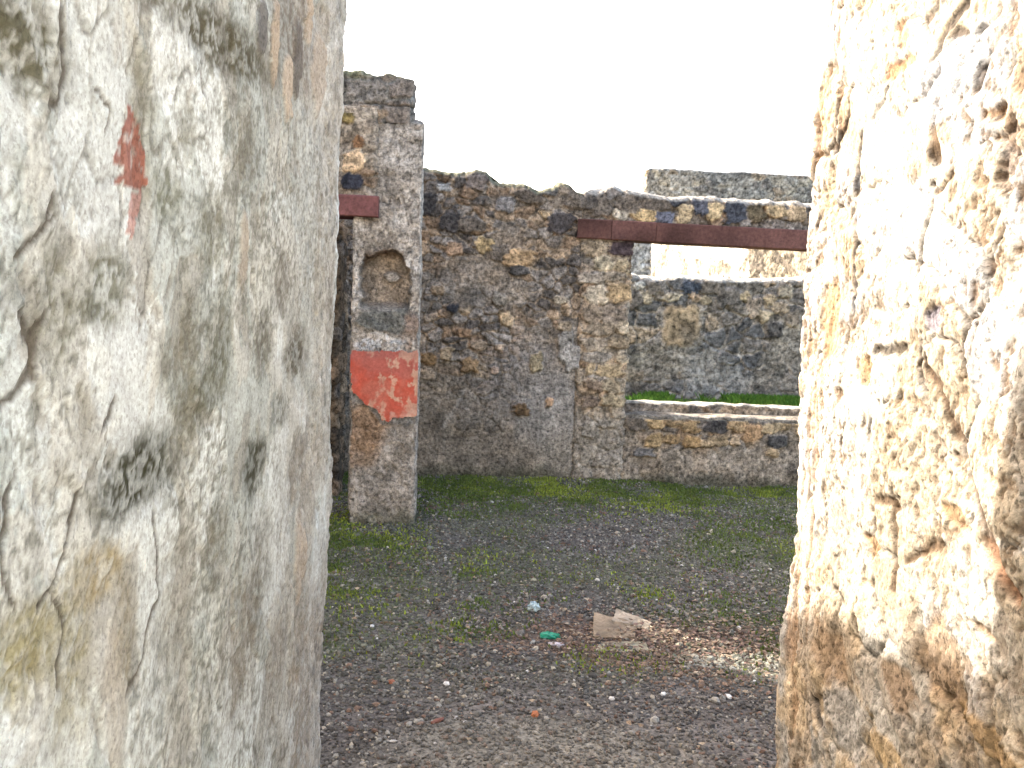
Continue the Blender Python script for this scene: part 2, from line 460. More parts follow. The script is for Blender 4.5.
    # cracks
    for k, (pts, w) in enumerate([([(0, 412), (14, 400), (28, 388), (36, 368), (38, 335), (48, 310)], .004), ([(52, 100), (62, 96), (70, 78), (69, 40), (64, 10)], .004),
                       ([(22, 256), (40, 238), (50, 215), (55, 190)], .003), ([(12, 600), (10, 540), (12, 500), (20, 470)], .0025),
                       ([(40, 600), (55, 585), (70, 560), (80, 500)], .0025), ([(62, 690), (64, 660), (70, 620), (58, 590)], .0025),
                       ([(104, 430), (112, 415), (118, 395)], .003), ([(128, 700), (140, 670), (148, 630), (162, 600), (158, 520)], .003),
                       ([(33, 380), (34, 345), (30, 310)], .0025), ([(60, 215), (52, 228), (46, 240)], .002), ([(95, 100), (112, 98), (108, 130)], .002)]):
        p2 = [left_uv(*p) for p in pts]
        dd = seg_dist(s + .012 * fbm(s * 18, z * 18, 3, 60 + k), z + .012 * fbm(s * 18 + 3, z * 18, 3, 70 + k), p2)
        w = w * 1.5; m = ss(w * 1.6, w * .5, dd)
        col = mix(col, (.11, .10, .08), m * .9); disp = disp - .006 * m + .003 * ss(.02, .0, dd)
    disp = disp * .6
    # ragged corner towards the courtyard
    disp = disp + ss(LEFT_LEN - .06, LEFT_LEN, s) * (.010 * fbm(z * 5, z * 0 + 2, 4, 35) + .005 * fbm(z * 24, s * 9, 3, 36))
    return disp, col

o = masonry('plastered_wall', (XL - LEAN * 1.33, L0), (XL - LEAN * 1.33, YL), .5, -.05, lambda u: 3.35 + .03 * fbm(u * 3, u * 0, 3, 50), left_surface,
            ds=.0055, dz=.0055, de=.03, db=.1, r=.025, lean=LEAN, mat=M_PLASTER)
tag(o, 'tall pale plastered entrance wall with grey mould blotches and a fleck of red paint', 'wall')

# ------------------------------------------------------------------ entrance wall, right: sunlit tuff
R0 = 0.2
def right_uv(px, py):
    p = hit(px, py, 0, XR); return YR - p[1], p[2]
def right_ell(px, py, rx, ry):
    u, v = right_uv(px, py); u1, _ = right_uv(px + rx, py); u0, _ = right_uv(px - rx, py); _, v1 = right_uv(px, py + ry)
    return u, v, abs(u1 - u0) / 2, abs(v1 - v)

def right_surface(s, z):
    big = fbm(s * 2.4, z * 2.4, 5, 112)
    col = mix((.36, .325, .27), (.47, .445, .40), ss(-.5, .4, big))
    disp = .014 * fbm(s * 3.2, z * 3.2, 5, 113) + .003 * fbm(s * 24, z * 24, 4, 114)
    wu, wz = s + .05 * fbm(s * 5, z * 5, 3, 115), z + .05 * fbm(s * 5 + 9, z * 5, 3, 116) + .25 * s
    f1, f2, cid = voronoi(wu / .21, wz / .15, 117)
    jm = ss(-.1, .35, fbm(s * 2.2, z * 1.8, 4, 118) + .15 + .6 * ss(1.4, 2.0, z))
    e = f2 - f1
    joint = ss(.075, .01, e + .05 * fbm(s * 30, z * 30, 3, 138)) * jm * ss(-.05, .35, fbm(s * 7, z * 7, 4, 119))
    disp = disp + jm * .008 * ss(.0, .35, e) * rnd(np.floor(cid * 9999), cid * 0, 120) - .010 * joint
    col = mix(col, pick(cid, [(2, (.47, .44, .385)), (2, (.38, .315, .225)), (1.5, (.36, .355, .355)), (1, (.34, .255, .17))]), .75 * jm * ss(.05, .2, e))
    col = mix(col, (.09, .06, .04), .8 * joint)
    # pitting
    zone = ss(-.35, .25, fbm(s * 3 + 5, z * 2.6, 4, 121))
    pn = fbm(s * 24, z * 18, 5, 122, .75)
    pit = ss(.28, .52, pn) * zone
    disp = disp - .005 * pit
    col = mix(col, (.15, .09, .05), .8 * pit)
    pn2 = fbm(s * 62, z * 50, 3, 123, .7)
    pit2 = ss(.18, .42, pn2) * (.35 + .65 * ss(-.3, .2, fbm(s * 4 + 15, z * 4, 4, 124)))
    disp = disp - .0035 * pit2
    col = mix(col, (.13, .085, .05), .75 * pit2)
    # lower courses: browner tuff and grey mortar, coarse
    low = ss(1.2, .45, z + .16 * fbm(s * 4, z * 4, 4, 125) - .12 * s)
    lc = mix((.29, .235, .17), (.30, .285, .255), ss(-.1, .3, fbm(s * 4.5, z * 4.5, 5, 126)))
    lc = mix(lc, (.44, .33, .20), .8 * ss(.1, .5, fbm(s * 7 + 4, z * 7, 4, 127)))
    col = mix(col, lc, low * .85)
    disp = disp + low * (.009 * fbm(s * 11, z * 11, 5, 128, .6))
    # the dressed strip at the courtyard corner, rough and vertical
    strip = ss(.30, .22, s + .02 * fbm(z * 6, s * 6, 3, 129))
    vs = fbm(s * 26, z * 5, 5, 130, .6)
    col = mix(col, (.27, .16, .085), strip * .65 * ss(.05, .45, vs))
    disp = disp - strip * (.002 + .006 * ss(.1, .5, vs))
    fine = ss(.05, .4, fbm(s * 34, z * 30, 4, 139, .7)) * ss(-.4, .1, fbm(s * 2.6 + 31, z * 2.2, 4, 140))
    col = mix(col, (.17, .115, .07), .6 * fine); disp = disp - .004 * fine
    # particular marks
    for k, (pts, w, c) in enumerate([
            ([(858, 150), (857, 200), (854, 250), (852, 310)], .005, (.05, .05, .055)),
            ([(875, 352), (892, 351), (908, 351)], .007, (.04, .03, .02)),
            ([(925, 362), (940, 400), (955, 445), (975, 490), (992, 535), (1006, 570), (1016, 592)], .006, (.07, .04, .022)),
            ([(990, 545), (1004, 572), (1018, 596)], .010, (.22, .12, .07)),
            ([(832, 150), (842, 130), (850, 110), (851, 95)], .006, (.06, .045, .035)),
            ([(836, 142), (846, 122)], .005, (.12, .12, .12)),
            ([(872, 118), (884, 100), (890, 85)], .006, (.06, .045, .035)),
            ([(934, 60), (938, 45), (950, 25), (962, 5)], .006, (.06, .045, .035)),
            ([(982, 82), (986, 60), (984, 52), (952, 36)], .006, (.06, .045, .035)),
            ([(935, 160), (937, 130), (938, 105)], .007, (.09, .055, .03)),
            ([(930, 190), (944, 184), (955, 178)], .006, (.09, .055, .03)),
            ([(893, 510), (893, 560), (892, 590)], .006, (.09, .055, .03)), ([(905, 560), (920, 550), (938, 540)], .007, (.09, .055, .03)),
            ([(878, 502), (898, 508)], .009, (.09, .055, .03)), ([(855, 600), (857, 640)], .005, (.09, .055, .03)),
            ([(812, 700), (822, 722)], .012, (.05, .045, .04)), ([(985, 115), (1008, 110)], .008, (.18, .11, .06))]):
        dd = seg_dist(s + .010 * fbm(s * 20, z * 20, 3, 160 + k), z + .010 * fbm(s * 20 + 3, z * 20, 3, 180 + k), [right_uv(*p) for p in pts])
        w = w * (2.0 if k in (0, 2, 4, 7, 8, 9, 11) else 1.2); m = ss(w * 1.5, w * .4, dd)
        col = mix(col, c, m * .92); disp = disp - .008 * m
    for k, (px, py, rx, ry, c, dp) in enumerate([
            (935, 95, 26, 40, (.33, .33, .34), .008), (965, 60, 20, 30, (.36, .36, .36), .008), (870, 95, 18, 30, (.38, .35, .31), .006),
            (902, 66, 14, 8, (.36, .17, .08), -.010), (905, 40, 6, 14, (.30, .17, .09), -.010), (938, 318, 8, 12, (.22, .20, .24), -.014),
            (996, 270, 7, 14, (.24, .14, .08), -.016), (865, 365, 10, 18, (.25, .15, .07), -.014), (828, 320, 10, 40, (.30, .18, .09), -.010),
            (826, 200, 8, 30, (.38, .30, .2), -.006), (1012, 155, 10, 30, (.16, .11, .08), -.02), (950, 515, 14, 10, (.22, .13, .06), -.012),
            (955, 530, 6, 10, (.2, .11, .06), -.012), (985, 628, 12, 5, (.18, .11, .06), -.014), (868, 545, 8, 12, (.25, .14, .06), -.012),
            (940, 660, 26, 40, (.24, .165, .10), -.010), (830, 655, 20, 25, (.25, .175, .11), -.008), (900, 690, 22, 20, (.24, .17, .11), -.006),
            (1000, 745, 40, 14, (.36, .24, .12), .008), (880, 745, 20, 18, (.36, .26, .14), .004), (845, 720, 22, 40, (.30, .29, .27), .0)]):
        u, v, ru, rv = right_ell(px, py, rx, ry)
        m = blob(s, z, u, v, ru, rv, 200 + k, .5, .22, 1.4)
        col = mix(col, c, m * .8); disp = disp + .6 * dp * m
    # ragged corner
    disp = disp + ss(.06, .0, s) * (.010 * fbm(z * 4, z * 0 + 2, 4, 135) + .006 * fbm(z * 22, s * 9, 3, 136))
    return disp, col

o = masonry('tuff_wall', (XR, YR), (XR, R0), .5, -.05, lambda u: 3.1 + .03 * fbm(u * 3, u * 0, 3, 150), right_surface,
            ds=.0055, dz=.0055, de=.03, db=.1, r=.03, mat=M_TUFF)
tag(o, 'sunlit cream tuff entrance wall, pitted and cracked, with shaded brown foot', 'wall')

# ------------------------------------------------------------------ courtyard back wall with its window
TB = .42
def bx(px, py=300): return hit(px, py, 1, YB)[0]
def bz(px, py): return hit(px, py, 1, YB)[2]
X_B0, X_P0, X_P1, X_W1, X_B1 = -3.4, bx(578, 330), bx(627, 330), 3.3, 4.0
Z_SILL = bz(700, 418); Z_BEAM0 = bz(690, 243); Z_BEAM1 = bz(690, 224)
bw = empty('rubble_wall', (0, YB, 0), 'long brown rubble wall closing the courtyard, with an unglazed window under a red-brown beam', 'wall')
def back_list(lst):
    out = []
    for px, py, rx, ry, c in lst:
        p = hit(px, py, 1, YB); k = YB / FPX
        out.append((p[0], p[2], rx * k, ry * k, c))
    return out
BONE = (.52, .46, .36); OCHRE = (.42, .29, .14); SLATE = (.14, .113, .086); BLACK = (.062, .055, .050)
BODY_STONES = back_list([(520, 258, 15, 8, (.46, .31, .17)), (485, 245, 9, 7, (.40, .29, .15)), (455, 249, 8, 6, (.36, .24, .15)), (444, 188, 8, 4, (.42, .40, .36)),
    (497, 254, 7, 8, SLATE), (470, 225, 14, 8, SLATE), (520, 270, 10, 5, (.09, .08, .07)), (478, 180, 12, 9, (.24, .2, .17)), (450, 222, 10, 10, BLACK),
    (560, 222, 14, 10, (.07, .06, .055)), (530, 196, 16, 8, SLATE), (505, 205, 10, 7, (.20, .18, .16)), (545, 190, 10, 6, (.13, .12, .11)), (575, 200, 10, 10, SLATE),
    (447, 353, 7, 6, (.36, .27, .17)), (495, 370, 4, 4, (.5, .36, .26)), (470, 365, 9, 7, (.30, .20, .11)), (537, 362, 6, 9, (.36, .29, .18)), (549, 402, 4, 5, (.48, .32, .2)),
    (478, 345, 8, 5, (.33, .25, .17)), (465, 333, 7, 4, (.30, .19, .11)), (430, 358, 8, 6, (.22, .14, .07)), (500, 347, 4, 4, (.45, .34, .24)), 
    (565, 345, 7, 16, (.25, .225, .19)), (573, 356, 9, 12, (.32, .29, .25)), (452, 308, 6, 5, (.05, .05, .055)), (438, 290, 7, 5, (.27, .2, .13)),
    (500, 300, 8, 6, (.22, .19, .15)), (560, 300, 7, 5, (.30, .25, .18)), (565, 325, 8, 5, (.29, .23, .16)), (522, 410, 8, 6, (.17, .11, .06)), (428, 205, 8, 12, BLACK)])

def back_surface(s, z):
    x = s + X_B0
    disp, col = rubble(s, z, 401, .105, .075, relief=.03, cover=-.02 + .45 * ss(1.7, .7, z), covercol=(.225, .182, .136))
    # smoother grey render over the lower part, with bluish and pale smears
    m = ss(.95, .55, z + .18 * fbm(s * 2, z * 2, 4, 402))
    rc = np.array((.20, .165, .125)) * (1 + .45 * fbm(s * 5, z * 5, 6, 403, .65))[..., None]
    col = mix(col, rc, m * .8); disp = disp * (1 - .5 * m)
    gm = ss(.05, .45, fbm(s * 1.9 + 3, z * 1.3, 4, 404)) * ss(1.75, 1.3, z)
    col = mix(col, (.25, .23, .20), .45 * gm)
    pale = blob(x, z, bx(570, 440), bz(570, 440), .22, .42, 405, .45, .4)
    col = mix(col, (.31, .275, .225), .5 * pale)
    bl = blob(x, z, bx(525, 385), bz(525, 385), .5, .32, 407, .5, .5)
    col = mix(col, (.255, .24, .225), .4 * bl)
    col = mix(col, (.04, .045, .025), .6 * ss(.12, .0, z + .05 * fbm(s * 6, z, 3, 408)))
    # shallow old post channel and cracks
    for k, pts in enumerate([[(468, 385), (456, 408), (447, 425)], [(500, 320), (498, 380), (495, 400)], [(570, 285), (572, 330), (571, 400)]]):
        dd = seg_dist(x + .02 * fbm(s * 9, z * 9, 3, 410 + k), z, [(bx(*p), bz(*p)) for p in pts])
        col = mix(col, (.33, .29, .24) if k != 1 else (.06, .05, .04), .5 * ss(.022, .008, dd)); disp = disp - .008 * ss(.03, .01, dd)
    # black mossy crest
    crest = .6 * ss(bz(500, 215), bz(500, 182), z + .05 * fbm(s * 5, z * 5, 4, 409))
    disp, col = stones(x, z, disp, col, BODY_STONES, 420, .04)
    col = col * (1 - .35 * crest)[..., None]
    disp = disp + .035 * crest * fbm(s * 8, z * 8, 4, 412)
    return disp, col

crest_px = [(420, 170), (432, 172), (444, 173), (455, 174), (466, 176), (476, 171), (486, 174), (492, 180), (505, 185), (520, 187), (535, 189), (548, 188), (560, 183), (572, 184), (580, 191)]
crest = profile([(0, bz(420, 172))] + [(bx(*p) - X_B0, bz(*p)) for p in crest_px])
def lumpy(f, amp, freq, seed): return lambda u: f(u) - .03 + amp * fbm(u * freq, u * 0 + seed, 4, seed)
MOSSCAP = (.10, .10, .06)
masonry('wall_body', (X_B0, YB), (X_P0, YB), TB, -.05, lumpy(crest, .025, 9, 430), back_surface, ds=.0095, dz=.0095, mat=M_RUBBLE, parent=bw, cap=.05, captint=MOSSCAP)

PIER = back_list([(596, 295, 11, 9, (.46, .38, .27)), (617, 292, 10, 9, (.38, .27, .15)), (593, 249, 10, 8, (.30, .23, .15)), (618, 248, 12, 8, (.07, .05, .05)), (602, 264, 10, 6, (.40, .33, .22)),
    (622, 265, 8, 7, (.37, .29, .18)), (590, 278, 12, 5, (.30, .25, .19)), (613, 277, 11, 4, (.22, .18, .13)), (592, 315, 11, 9, (.26, .2, .14)), (614, 317, 12, 10, (.24, .19, .14)), (600, 329, 14, 7, (.33, .26, .18)), (621, 326, 7, 7, (.40, .32, .22)),
    (595, 345, 13, 7, (.31, .25, .18)), (618, 343, 9, 6, (.30, .23, .15)), (598, 357, 14, 5, (.28, .24, .19)), (621, 358, 6, 6, (.36, .29, .20)), (589, 369, 5, 6, (.40, .30, .18)), (609, 370, 13, 6, (.36, .27, .16)), (592, 385, 9, 6, (.22, .16, .11)), (612, 386, 11, 7, (.32, .255, .17)),
    (612, 400, 11, 6, (.38, .30, .19)), (590, 402, 8, 6, (.19, .14, .10)), (616, 414, 7, 5, (.32, .25, .17)), (608, 423, 10, 5, (.32, .24, .14)), (590, 430, 9, 7, (.20, .17, .13))])
def pier_surface(s, z):
    x = s + X_P0
    disp, col = rubble(s, z, 441, .19, .13, pal=[(2, TUFF), (1, BROWN), (2, (.30, .24, .17)), (1, GREY)], mortar=(.32, .265, .20), relief=.02, cover=-.25 + .6 * ss(.55, .35, z), covercol=(.25, .215, .17))
    disp, col = stones(x, z, disp, col, PIER, 450, .03)
    col = mix(col, np.array((.25, .215, .17)) * (1 + .4 * fbm(s * 6, z * 6, 4, 443))[..., None], .85 * ss(.62, .48, z + .06 * fbm(s * 5, z * 5, 3, 442)))
    return disp, col
o = masonry('corner_pier', (X_P0 + .004, YB - .015), (X_P1, YB - .015), TB, -.05, lambda u: Z_BEAM0 + .035 + u * 0, pier_surface, ds=.0095, dz=.0095, r=.02, cap=.01, mat=M_RUBBLE, parent=bw)
tag(o, 'window jamb of coursed buff tuff blocks')

OVER = back_list([(621, 215, 8, 6, (.55, .47, .35)), (643, 216, 12, 6, (.46, .33, .17)), (684, 215, 8, 9, (.45, .34, .20)), (714, 211, 8, 9, (.46, .34, .19)), (776, 211, 11, 7, (.44, .32, .18)), (796, 213, 8, 9, (.45, .33, .2)),
    (664, 218, 8, 6, (.12, .12, .14)), (630, 203, 12, 9, SLATE), (656, 202, 12, 10, SLATE), (600, 206, 12, 9, SLATE), (675, 200, 8, 6, (.06, .06, .065)), (698, 206, 8, 9, (.08, .08, .09)), (733, 212, 12, 10, (.06, .062, .07)), (755, 213, 9, 8, (.13, .10, .06)), (590, 200, 7, 8, (.10, .085, .07)), (612, 192, 7, 6, (.16, .14, .12)), (765, 200, 12, 6, (.2, .17, .13)),
    (820, 215, 10, 8, TAN), (850, 214, 12, 8, SLATE), (885, 217, 10, 8, TAN), (920, 217, 12, 8, LAVA)])
def over_surface(s, z):
    x = s + X_P0
    disp, col = rubble(s, z, 461, .13, .10, pal=[(3, SLATE), (2, LAVA), (1, BROWN), (1, GREY)], mortar=(.17, .145, .115), relief=.03, cover=-.4)
    return stones(x, z, disp, col, OVER, 470, .038)
over_top = profile([(bx(*p) - X_P0, bz(*p)) for p in [(578, 191), (586, 190), (596, 194), (606, 189), (613, 186), (620, 190), (640, 194), (660, 197), (700, 199), (750, 201), (805, 204), (960, 210)]])
o = masonry('upper_course', (X_P0 + .003, YB + .005), (X_B1, YB + .005), TB - .02, Z_BEAM1 - .035, lumpy(over_top, .012, 7, 462), over_surface, ds=.0095, dz=.0095, mat=M_RUBBLE, parent=bw, cap=.055, captint=(.34, .31, .26))
tag(o, 'band of dark lava and buff stones above the beam')

PARA = back_list([(655, 423, 10, 5, (.36, .25, .13)), (638, 424, 10, 7, SLATE), (676, 421, 10, 5, (.26, .18, .1)), (690, 426, 10, 6, (.40, .27, .14)), (694, 441, 10, 6, (.36, .23, .11)), (655, 440, 9, 6, (.33, .23, .12)), (672, 438, 8, 5, (.28, .19, .1)), (716, 425, 11, 9, BLACK), (737, 424, 10, 7, (.42, .29, .16)), (753, 432, 10, 9, (.38, .24, .13)), (771, 427, 9, 6, (.40, .30, .18)), (786, 424, 6, 7, (.30, .22, .13)), (735, 440, 5, 5, (.38, .28, .18)), (719, 441, 11, 5, (.30, .22, .13)), (772, 452, 6, 4, (.40, .29, .17)), (778, 441, 10, 6, (.07, .065, .06)),
    (706, 444, 6, 4, (.34, .25, .15)), (645, 452, 10, 5, (.13, .12, .11)), (805, 428, 10, 7, TAN), (830, 430, 10, 7, BROWN), (860, 432, 10, 8, LAVA)])
def para_surface(s, z):
    x = s + X_P1
    disp, col = rubble(s, z, 481, .14, .09, relief=.028, cover=-.1 + .6 * ss(.38, .22, z), covercol=(.25, .205, .155))
    col = mix(col, (.04, .045, .025), .6 * ss(.10, .0, z + .05 * fbm(s * 6, z, 3, 482)))
    return stones(x, z, disp, col, PARA, 490, .034)
o = masonry('window_parapet', (X_P1 - .004, YB + .006), (X_B1, YB + .006), TB - .03, -.05, lambda u: Z_SILL - .02 + .006 * fbm(u * 8, u * 0, 3, 483), para_surface, ds=.0095, dz=.0095, mat=M_RUBBLE, parent=bw, cap=.012, captint=(.2, .18, .14))
def sill_surface(s, z):
    return .006 * fbm(s * 10, z * 10, 4, 484), np.array((.22, .19, .15)) * (1 + .4 * fbm(s * 7, z * 7, 4, 485))[..., None]
masonry('window_sill', (X_P1 + .003, YB - .005), (X_W1 + .2, YB - .005), .24, Z_SILL - .015, lambda u: Z_SILL + .004 + .006 * fbm(u * 6, u * 0, 3, 486), sill_surface, ds=.02, dz=.01, r=.01, cap=.012, mat=M_RUBBLE, parent=bw)
def kerb_surface(s, z):
    return rubble(s, z, 487, .10, .06, relief=.02, cover=.1)
masonry('sill_kerb', (X_P1 + .004, YB + .22), (X_W1 + .2, YB + .22), .17, Z_SILL - .02, lambda u: hit(710, 404, 1, YB + .25)[2] - .015 + .008 * fbm(u * 5, u * 0, 3, 488), kerb_surface, ds=.012, dz=.012, r=.012, cap=.015, mat=M_RUBBLE, parent=bw, captint=(.34, .31, .26))
masonry('wall_end', (X_W1, YB + .012), (X_B1 - .01, YB + .012), TB - .05, -.05, lambda u: Z_BEAM0 + .02 + u * 0, pier_surface, ds=.03, dz=.03, cap=.01, mat=M_RUBBLE, parent=bw)

def timber(name, a, b, depth, height, segs, seed, parent, tint=(.125, .060, .048)):
    """a squared beam lying from a to b (front bottom edge), built of butted lengths"""
    a, b = Vector(a), Vector(b); d = (b - a); L = d.length; d.normalize()
    up = Vector((0, 0, 1)); up = (up - d * up.dot(d)).normalized(); bk = up.cross(d).normalized()
    cuts = [0] + segs + [L]
    co, fs, cl, base = [], [], [], 0
    for k in range(len(cuts) - 1):
        u0, u1 = cuts[k] + .002, cuts[k + 1] - .002
        dy = .004 * math.sin(k * 2.1 + seed); nb = 7
        ring = []
        for cx, cz, n0 in ((0, 0, 0), (1, 0, 1), (1, 1, 2), (0, 1, 3)):
            for tt in (-.5, .5):
                ang = math.radians(225 + 90 * n0 + tt * 70)
                ring.append((cx * depth + (.010 if cx == 0 else -.010) + .010 * math.cos(ang), cz * height + (.010 if cz == 0 else -.010) + .010 * math.sin(ang)))
        nu = max(2, int((u1 - u0) / .03)); nr = len(ring)
        for iu in range(nu + 1):
            u = u0 + (u1 - u0) * iu / nu
            for (rb, rz) in ring:
                w = float(fbm(np.array(u * 7.0), np.array(rb * 9 + rz * 23 + k), 3, seed))
                st = float(fbm(np.array(u * 2.0 + k), np.array(rz * 160 + rb * 90), 3, seed + 9))
                p = a + d * u + bk * (rb + dy + .004 * w) + up * (rz + .003 * w)
                co.append(p[:]); g_ = max(.3, 1 + .25 * w + .45 * st)
                cl.append((tint[0] * g_, tint[1] * g_, tint[2] * g_))
        for iu in range(nu):
            for ir in range(nr):
                i0 = base + iu * nr + ir; i1 = base + iu * nr + (ir + 1) % nr
                fs.append((i0, i0 + nr, i1 + nr, i1))
        for e in (0, nu):                       # end faces as quads of the octagon
            r0 = base + e * nr
            for (p, q_, r_, s_) in ((0, 1, 2, 3), (0, 3, 4, 7), (4, 5, 6, 7)):
                fs.append((r0 + p, r0 + q_, r0 + r_, r0 + s_))
        base += (nu + 1) * nr
    return link_mesh(name, np.array(co), np.array(fs, int), np.array(cl), M_TIMBER, parent, smooth=False)

yf = YB - .075
A = hit(577, 238, 1, yf); B = hit(804, 250, 1, yf); D = (B - A).normalized()
timber('lintel_beam', A, A + D * 2.75, .34, .150, [.26, .60, 1.75], 3, bw)

# ------------------------------------------------------------------ painted pillar with niche
YC = 6.16
def cx_(px, py=300): return hit(px, py, 1, YC)[0]
def cz_(px, py): return hit(px, py, 1, YC)[2]
XC0, XC1 = cx_(351, 330), cx_(419, 330)
CW = XC1 - XC0
DC = .32
YAW = .10                                            # the pillar stands a little turned: its right face points along the passage
pil = empty('pillar', ((XC0 + XC1) / 2, YC, 0), 'free standing masonry pillar with an arched niche and a red painted plaster band', 'pillar')
K = YC / FPX
NIX0, NIX1, NIZ0, NIZS = cx_(361, 310), cx_(407, 300), cz_(384, 309), cz_(384, 270)
NCX, NR = (NIX0 + NIX1) / 2, (NIX1 - NIX0) / 2
Z_RED1, Z_RED0 = cz_(386, 351), cz_(386, 418)
def shaft_surface(s, z):
    x = s + XC0
    front = ((s > .0) & (s < CW)).astype(float)
    disp = .010 * fbm(s * 6, z * 6, 5, 501) + .005 * fbm(s * 26, z * 26, 4, 502)
    col = mix((.33, .285, .23), (.46, .41, .345), ss(-.4, .4, fbm(s * 8, z * 8, 5, 503)))
    sp = ss(.05, .35, fbm(s * 30, z * 20, 4, 504, .65))
    col = mix(col, (.13, .11, .09), .65 * sp); disp = disp - .006 * sp
    # niche: arched recess with a sloping broken floor
    dx = np.abs(x - NCX) + .026 * fbm(z * 14, x * 14, 4, 505)
    archtop = NIZS + np.sqrt(np.clip(NR ** 2 - np.clip(dx, 0, NR) ** 2, 0, None)) * .78
    inside = ss(NR + .008, NR - .012, dx) * ss(.012, -.012, z - archtop - .022 * fbm(x * 16, z * 16, 4, 506)) * front
    floor_ = ss(NIZ0 - .01, NIZ0 + .045, z + .01 * fbm(x * 18, z * 18, 3, 507))
    depth = .15 * inside * floor_
    disp = disp - depth
    nic = np.array((.27, .222, .17)) * (1 + .35 * fbm(x * 12, z * 12, 4, 508))[..., None]
    col = mix(col, nic, inside * floor_)
    rim = ss(.045, .0, np.abs(z - archtop)) * ss(NR + .02, NR - .02, dx) * front
    col = mix(col, (.14, .09, .055), .75 * rim)
    st = blob(x, z, cx_(392, 277), cz_(392, 277), .05, .032, 509, .3, .2)
    col = mix(col, (.36, .32, .27), st * front); disp = disp + .05 * st * front
    # lower edge of the niche: dark mossy ledge, white plaster rest below it
    led = blob(x, z, cx_(388, 322), cz_(388, 322), .20, .085, 510, .5, .3) * front
    col = mix(col, (.075, .08, .07), .8 * led); disp = disp + .014 * led
    led2 = blob(x, z, cx_(376, 342), cz_(376, 342), .17, .045, 511, .7, .5, 1.5) * front * ss(-.4, .1, fbm(x * 40, z * 40, 3, 521))
    col = mix(col, (.46, .46, .45), .85 * led2)
    rb = blob(x, z, cx_(410, 330), cz_(410, 330), .05, .10, 512, .5, .3) * front
    col = mix(col, (.27, .18, .13), .6 * rb)
    # below the red band: rusty then grey brown rough core
    lo = ss(Z_RED1 - .1, Z_RED1 - .2, z)
    lc = mix((.21, .18, .145), (.33, .285, .235), ss(-.3, .4, fbm(s * 9, z * 9, 5, 513)))
    rust = blob(x, z, cx_(366, 424), cz_(366, 424), .18, .20, 514, .5, .4) * front
    lc = mix(lc, (.28, .16, .08), .7 * rust)
    col = mix(col, lc, lo)
    edge = seg_dist(x, z, [(cx_(351, 395), cz_(351, 395)), (cx_(366, 402), cz_(366, 402)), (cx_(384, 419), cz_(384, 419)), (cx_(402, 422), cz_(402, 422)), (cx_(421, 420), cz_(421, 420))])
    em = ss(.045, .015, edge + .012 * fbm(x * 20, z * 20, 3, 515)) * front
    col = mix(col, (.19, .18, .165), .9 * em); disp = disp + .006 * em
    col = mix(col, (.06, .065, .035), .6 * ss(.12, .0, z + .04 * fbm(s * 8, z * 8, 3, 516)))
    up = ss(cz_(386, 250), cz_(386, 150), z)
    col = col * (1 - .12 * up)[..., None]
    return disp, col
Z_SH = cz_(400, 127)
masonry('shaft', (XC0, YC), (XC1, YC + YAW * CW), DC, -.05, lambda u: Z_SH + .028 + .012 * fbm(u * 9, u * 0, 3, 520), shaft_surface, ds=.0055, dz=.0062, de=.012, db=.03, r=.02, cap=.035, mat=M_PILLAR, parent=pil, captint=(.22, .2, .17))

def stub_surface(s, z):
    x = s + XS0
    disp, col = rubble(s, z, 531, .11, .08, pal=[(2, BROWN), (2, (.24, .20, .155)), (1, LAVA), (1, TUFF)], mortar=(.27, .225, .17), relief=.022, cover=-.3)
    lst = [(cx_(355, 161), cz_(355, 161), 11 * K, 10 * K, (.50, .36, .22)), (cx_(353, 182), cz_(353, 182), 11 * K, 9 * K, (.035, .036, .045)), (cx_(360, 142), cz_(360, 142), 6 * K, 6 * K, (.22, .12, .06)), (cx_(348, 118), cz_(348, 118), 8 * K, 5 * K, (.2, .15, .06))]
    return stones(x, z, disp, col, lst, 540, .03)
XS0 = XC0 - .55; XS1 = cx_(376, 160)
Z_BM1 = cz_(356, 197); Z_BM0 = cz_(356, 217)
masonry('lintel_masonry', (XS0, YC - .012), (XS1, YC - .012), DC - .02, Z_BM1 - .02, lambda u: cz_(370, 108) + u * 0, stub_surface, ds=.008, dz=.008, r=.015, cap=.01, mat=M_PILLAR, parent=pil)
def block_surface(s, z):
    disp, col = rubble(s, z, 551, .22, .16, pal=[(2, LAVA), (2, (.17, .15, .125)), (1, (.22, .18, .14))], mortar=(.16, .15, .13), relief=.02, cover=-.2, covercol=(.15, .145, .13))
    ed = ss(cz_(376, 106), cz_(376, 111), z)
    f = ss(cz_(376, 112), cz_(376, 100), z)
    gk = ss(.008, .0, np.abs(z - cz_(376, 104) + .012 * fbm(s * 8, z, 3, 552)))
    disp = disp - .02 * gk; col = mix(col, (.05, .045, .04), .8 * gk)
    col = mix(col, (.36, .25, .15), .6 * blob(s, z, cx_(372, 112) - XT0, cz_(372, 112), .07, .035, 553, .5, .3))
    col = mix(col, (.11, .12, .05), .6 * ss(cz_(380, 78), cz_(380, 68), z + .03 * fbm(s * 12, z * 12, 3, 554)))
    return disp, col
XT0, XT1 = XC0 - .5, cx_(411, 100)
top_prof = profile([(cx_(*p) - XT0, cz_(*p)) for p in [(330, 74), (345, 70), (360, 68), (366, 72), (385, 71), (410, 74)]])
o = masonry('top_block', (XT0, YC - .03), (XT1, YC - .02 + YAW * .5), DC - .01, cz_(376, 122), lumpy(top_prof, .012, 14, 555), block_surface, ds=.008, dz=.008, r=.025, cap=.03, mat=M_PILLAR, parent=pil, captint=(.12, .12, .07))
tag(o, 'dark mossy broken block crowning the pillar')
A = hit(300, 214.5, 1, YC - .055); B = hit(378, 217, 1, YC - .055)
o = timber('lintel_beam', A, B, .40, .128, [], 8, pil, tint=(.135, .058, .052))
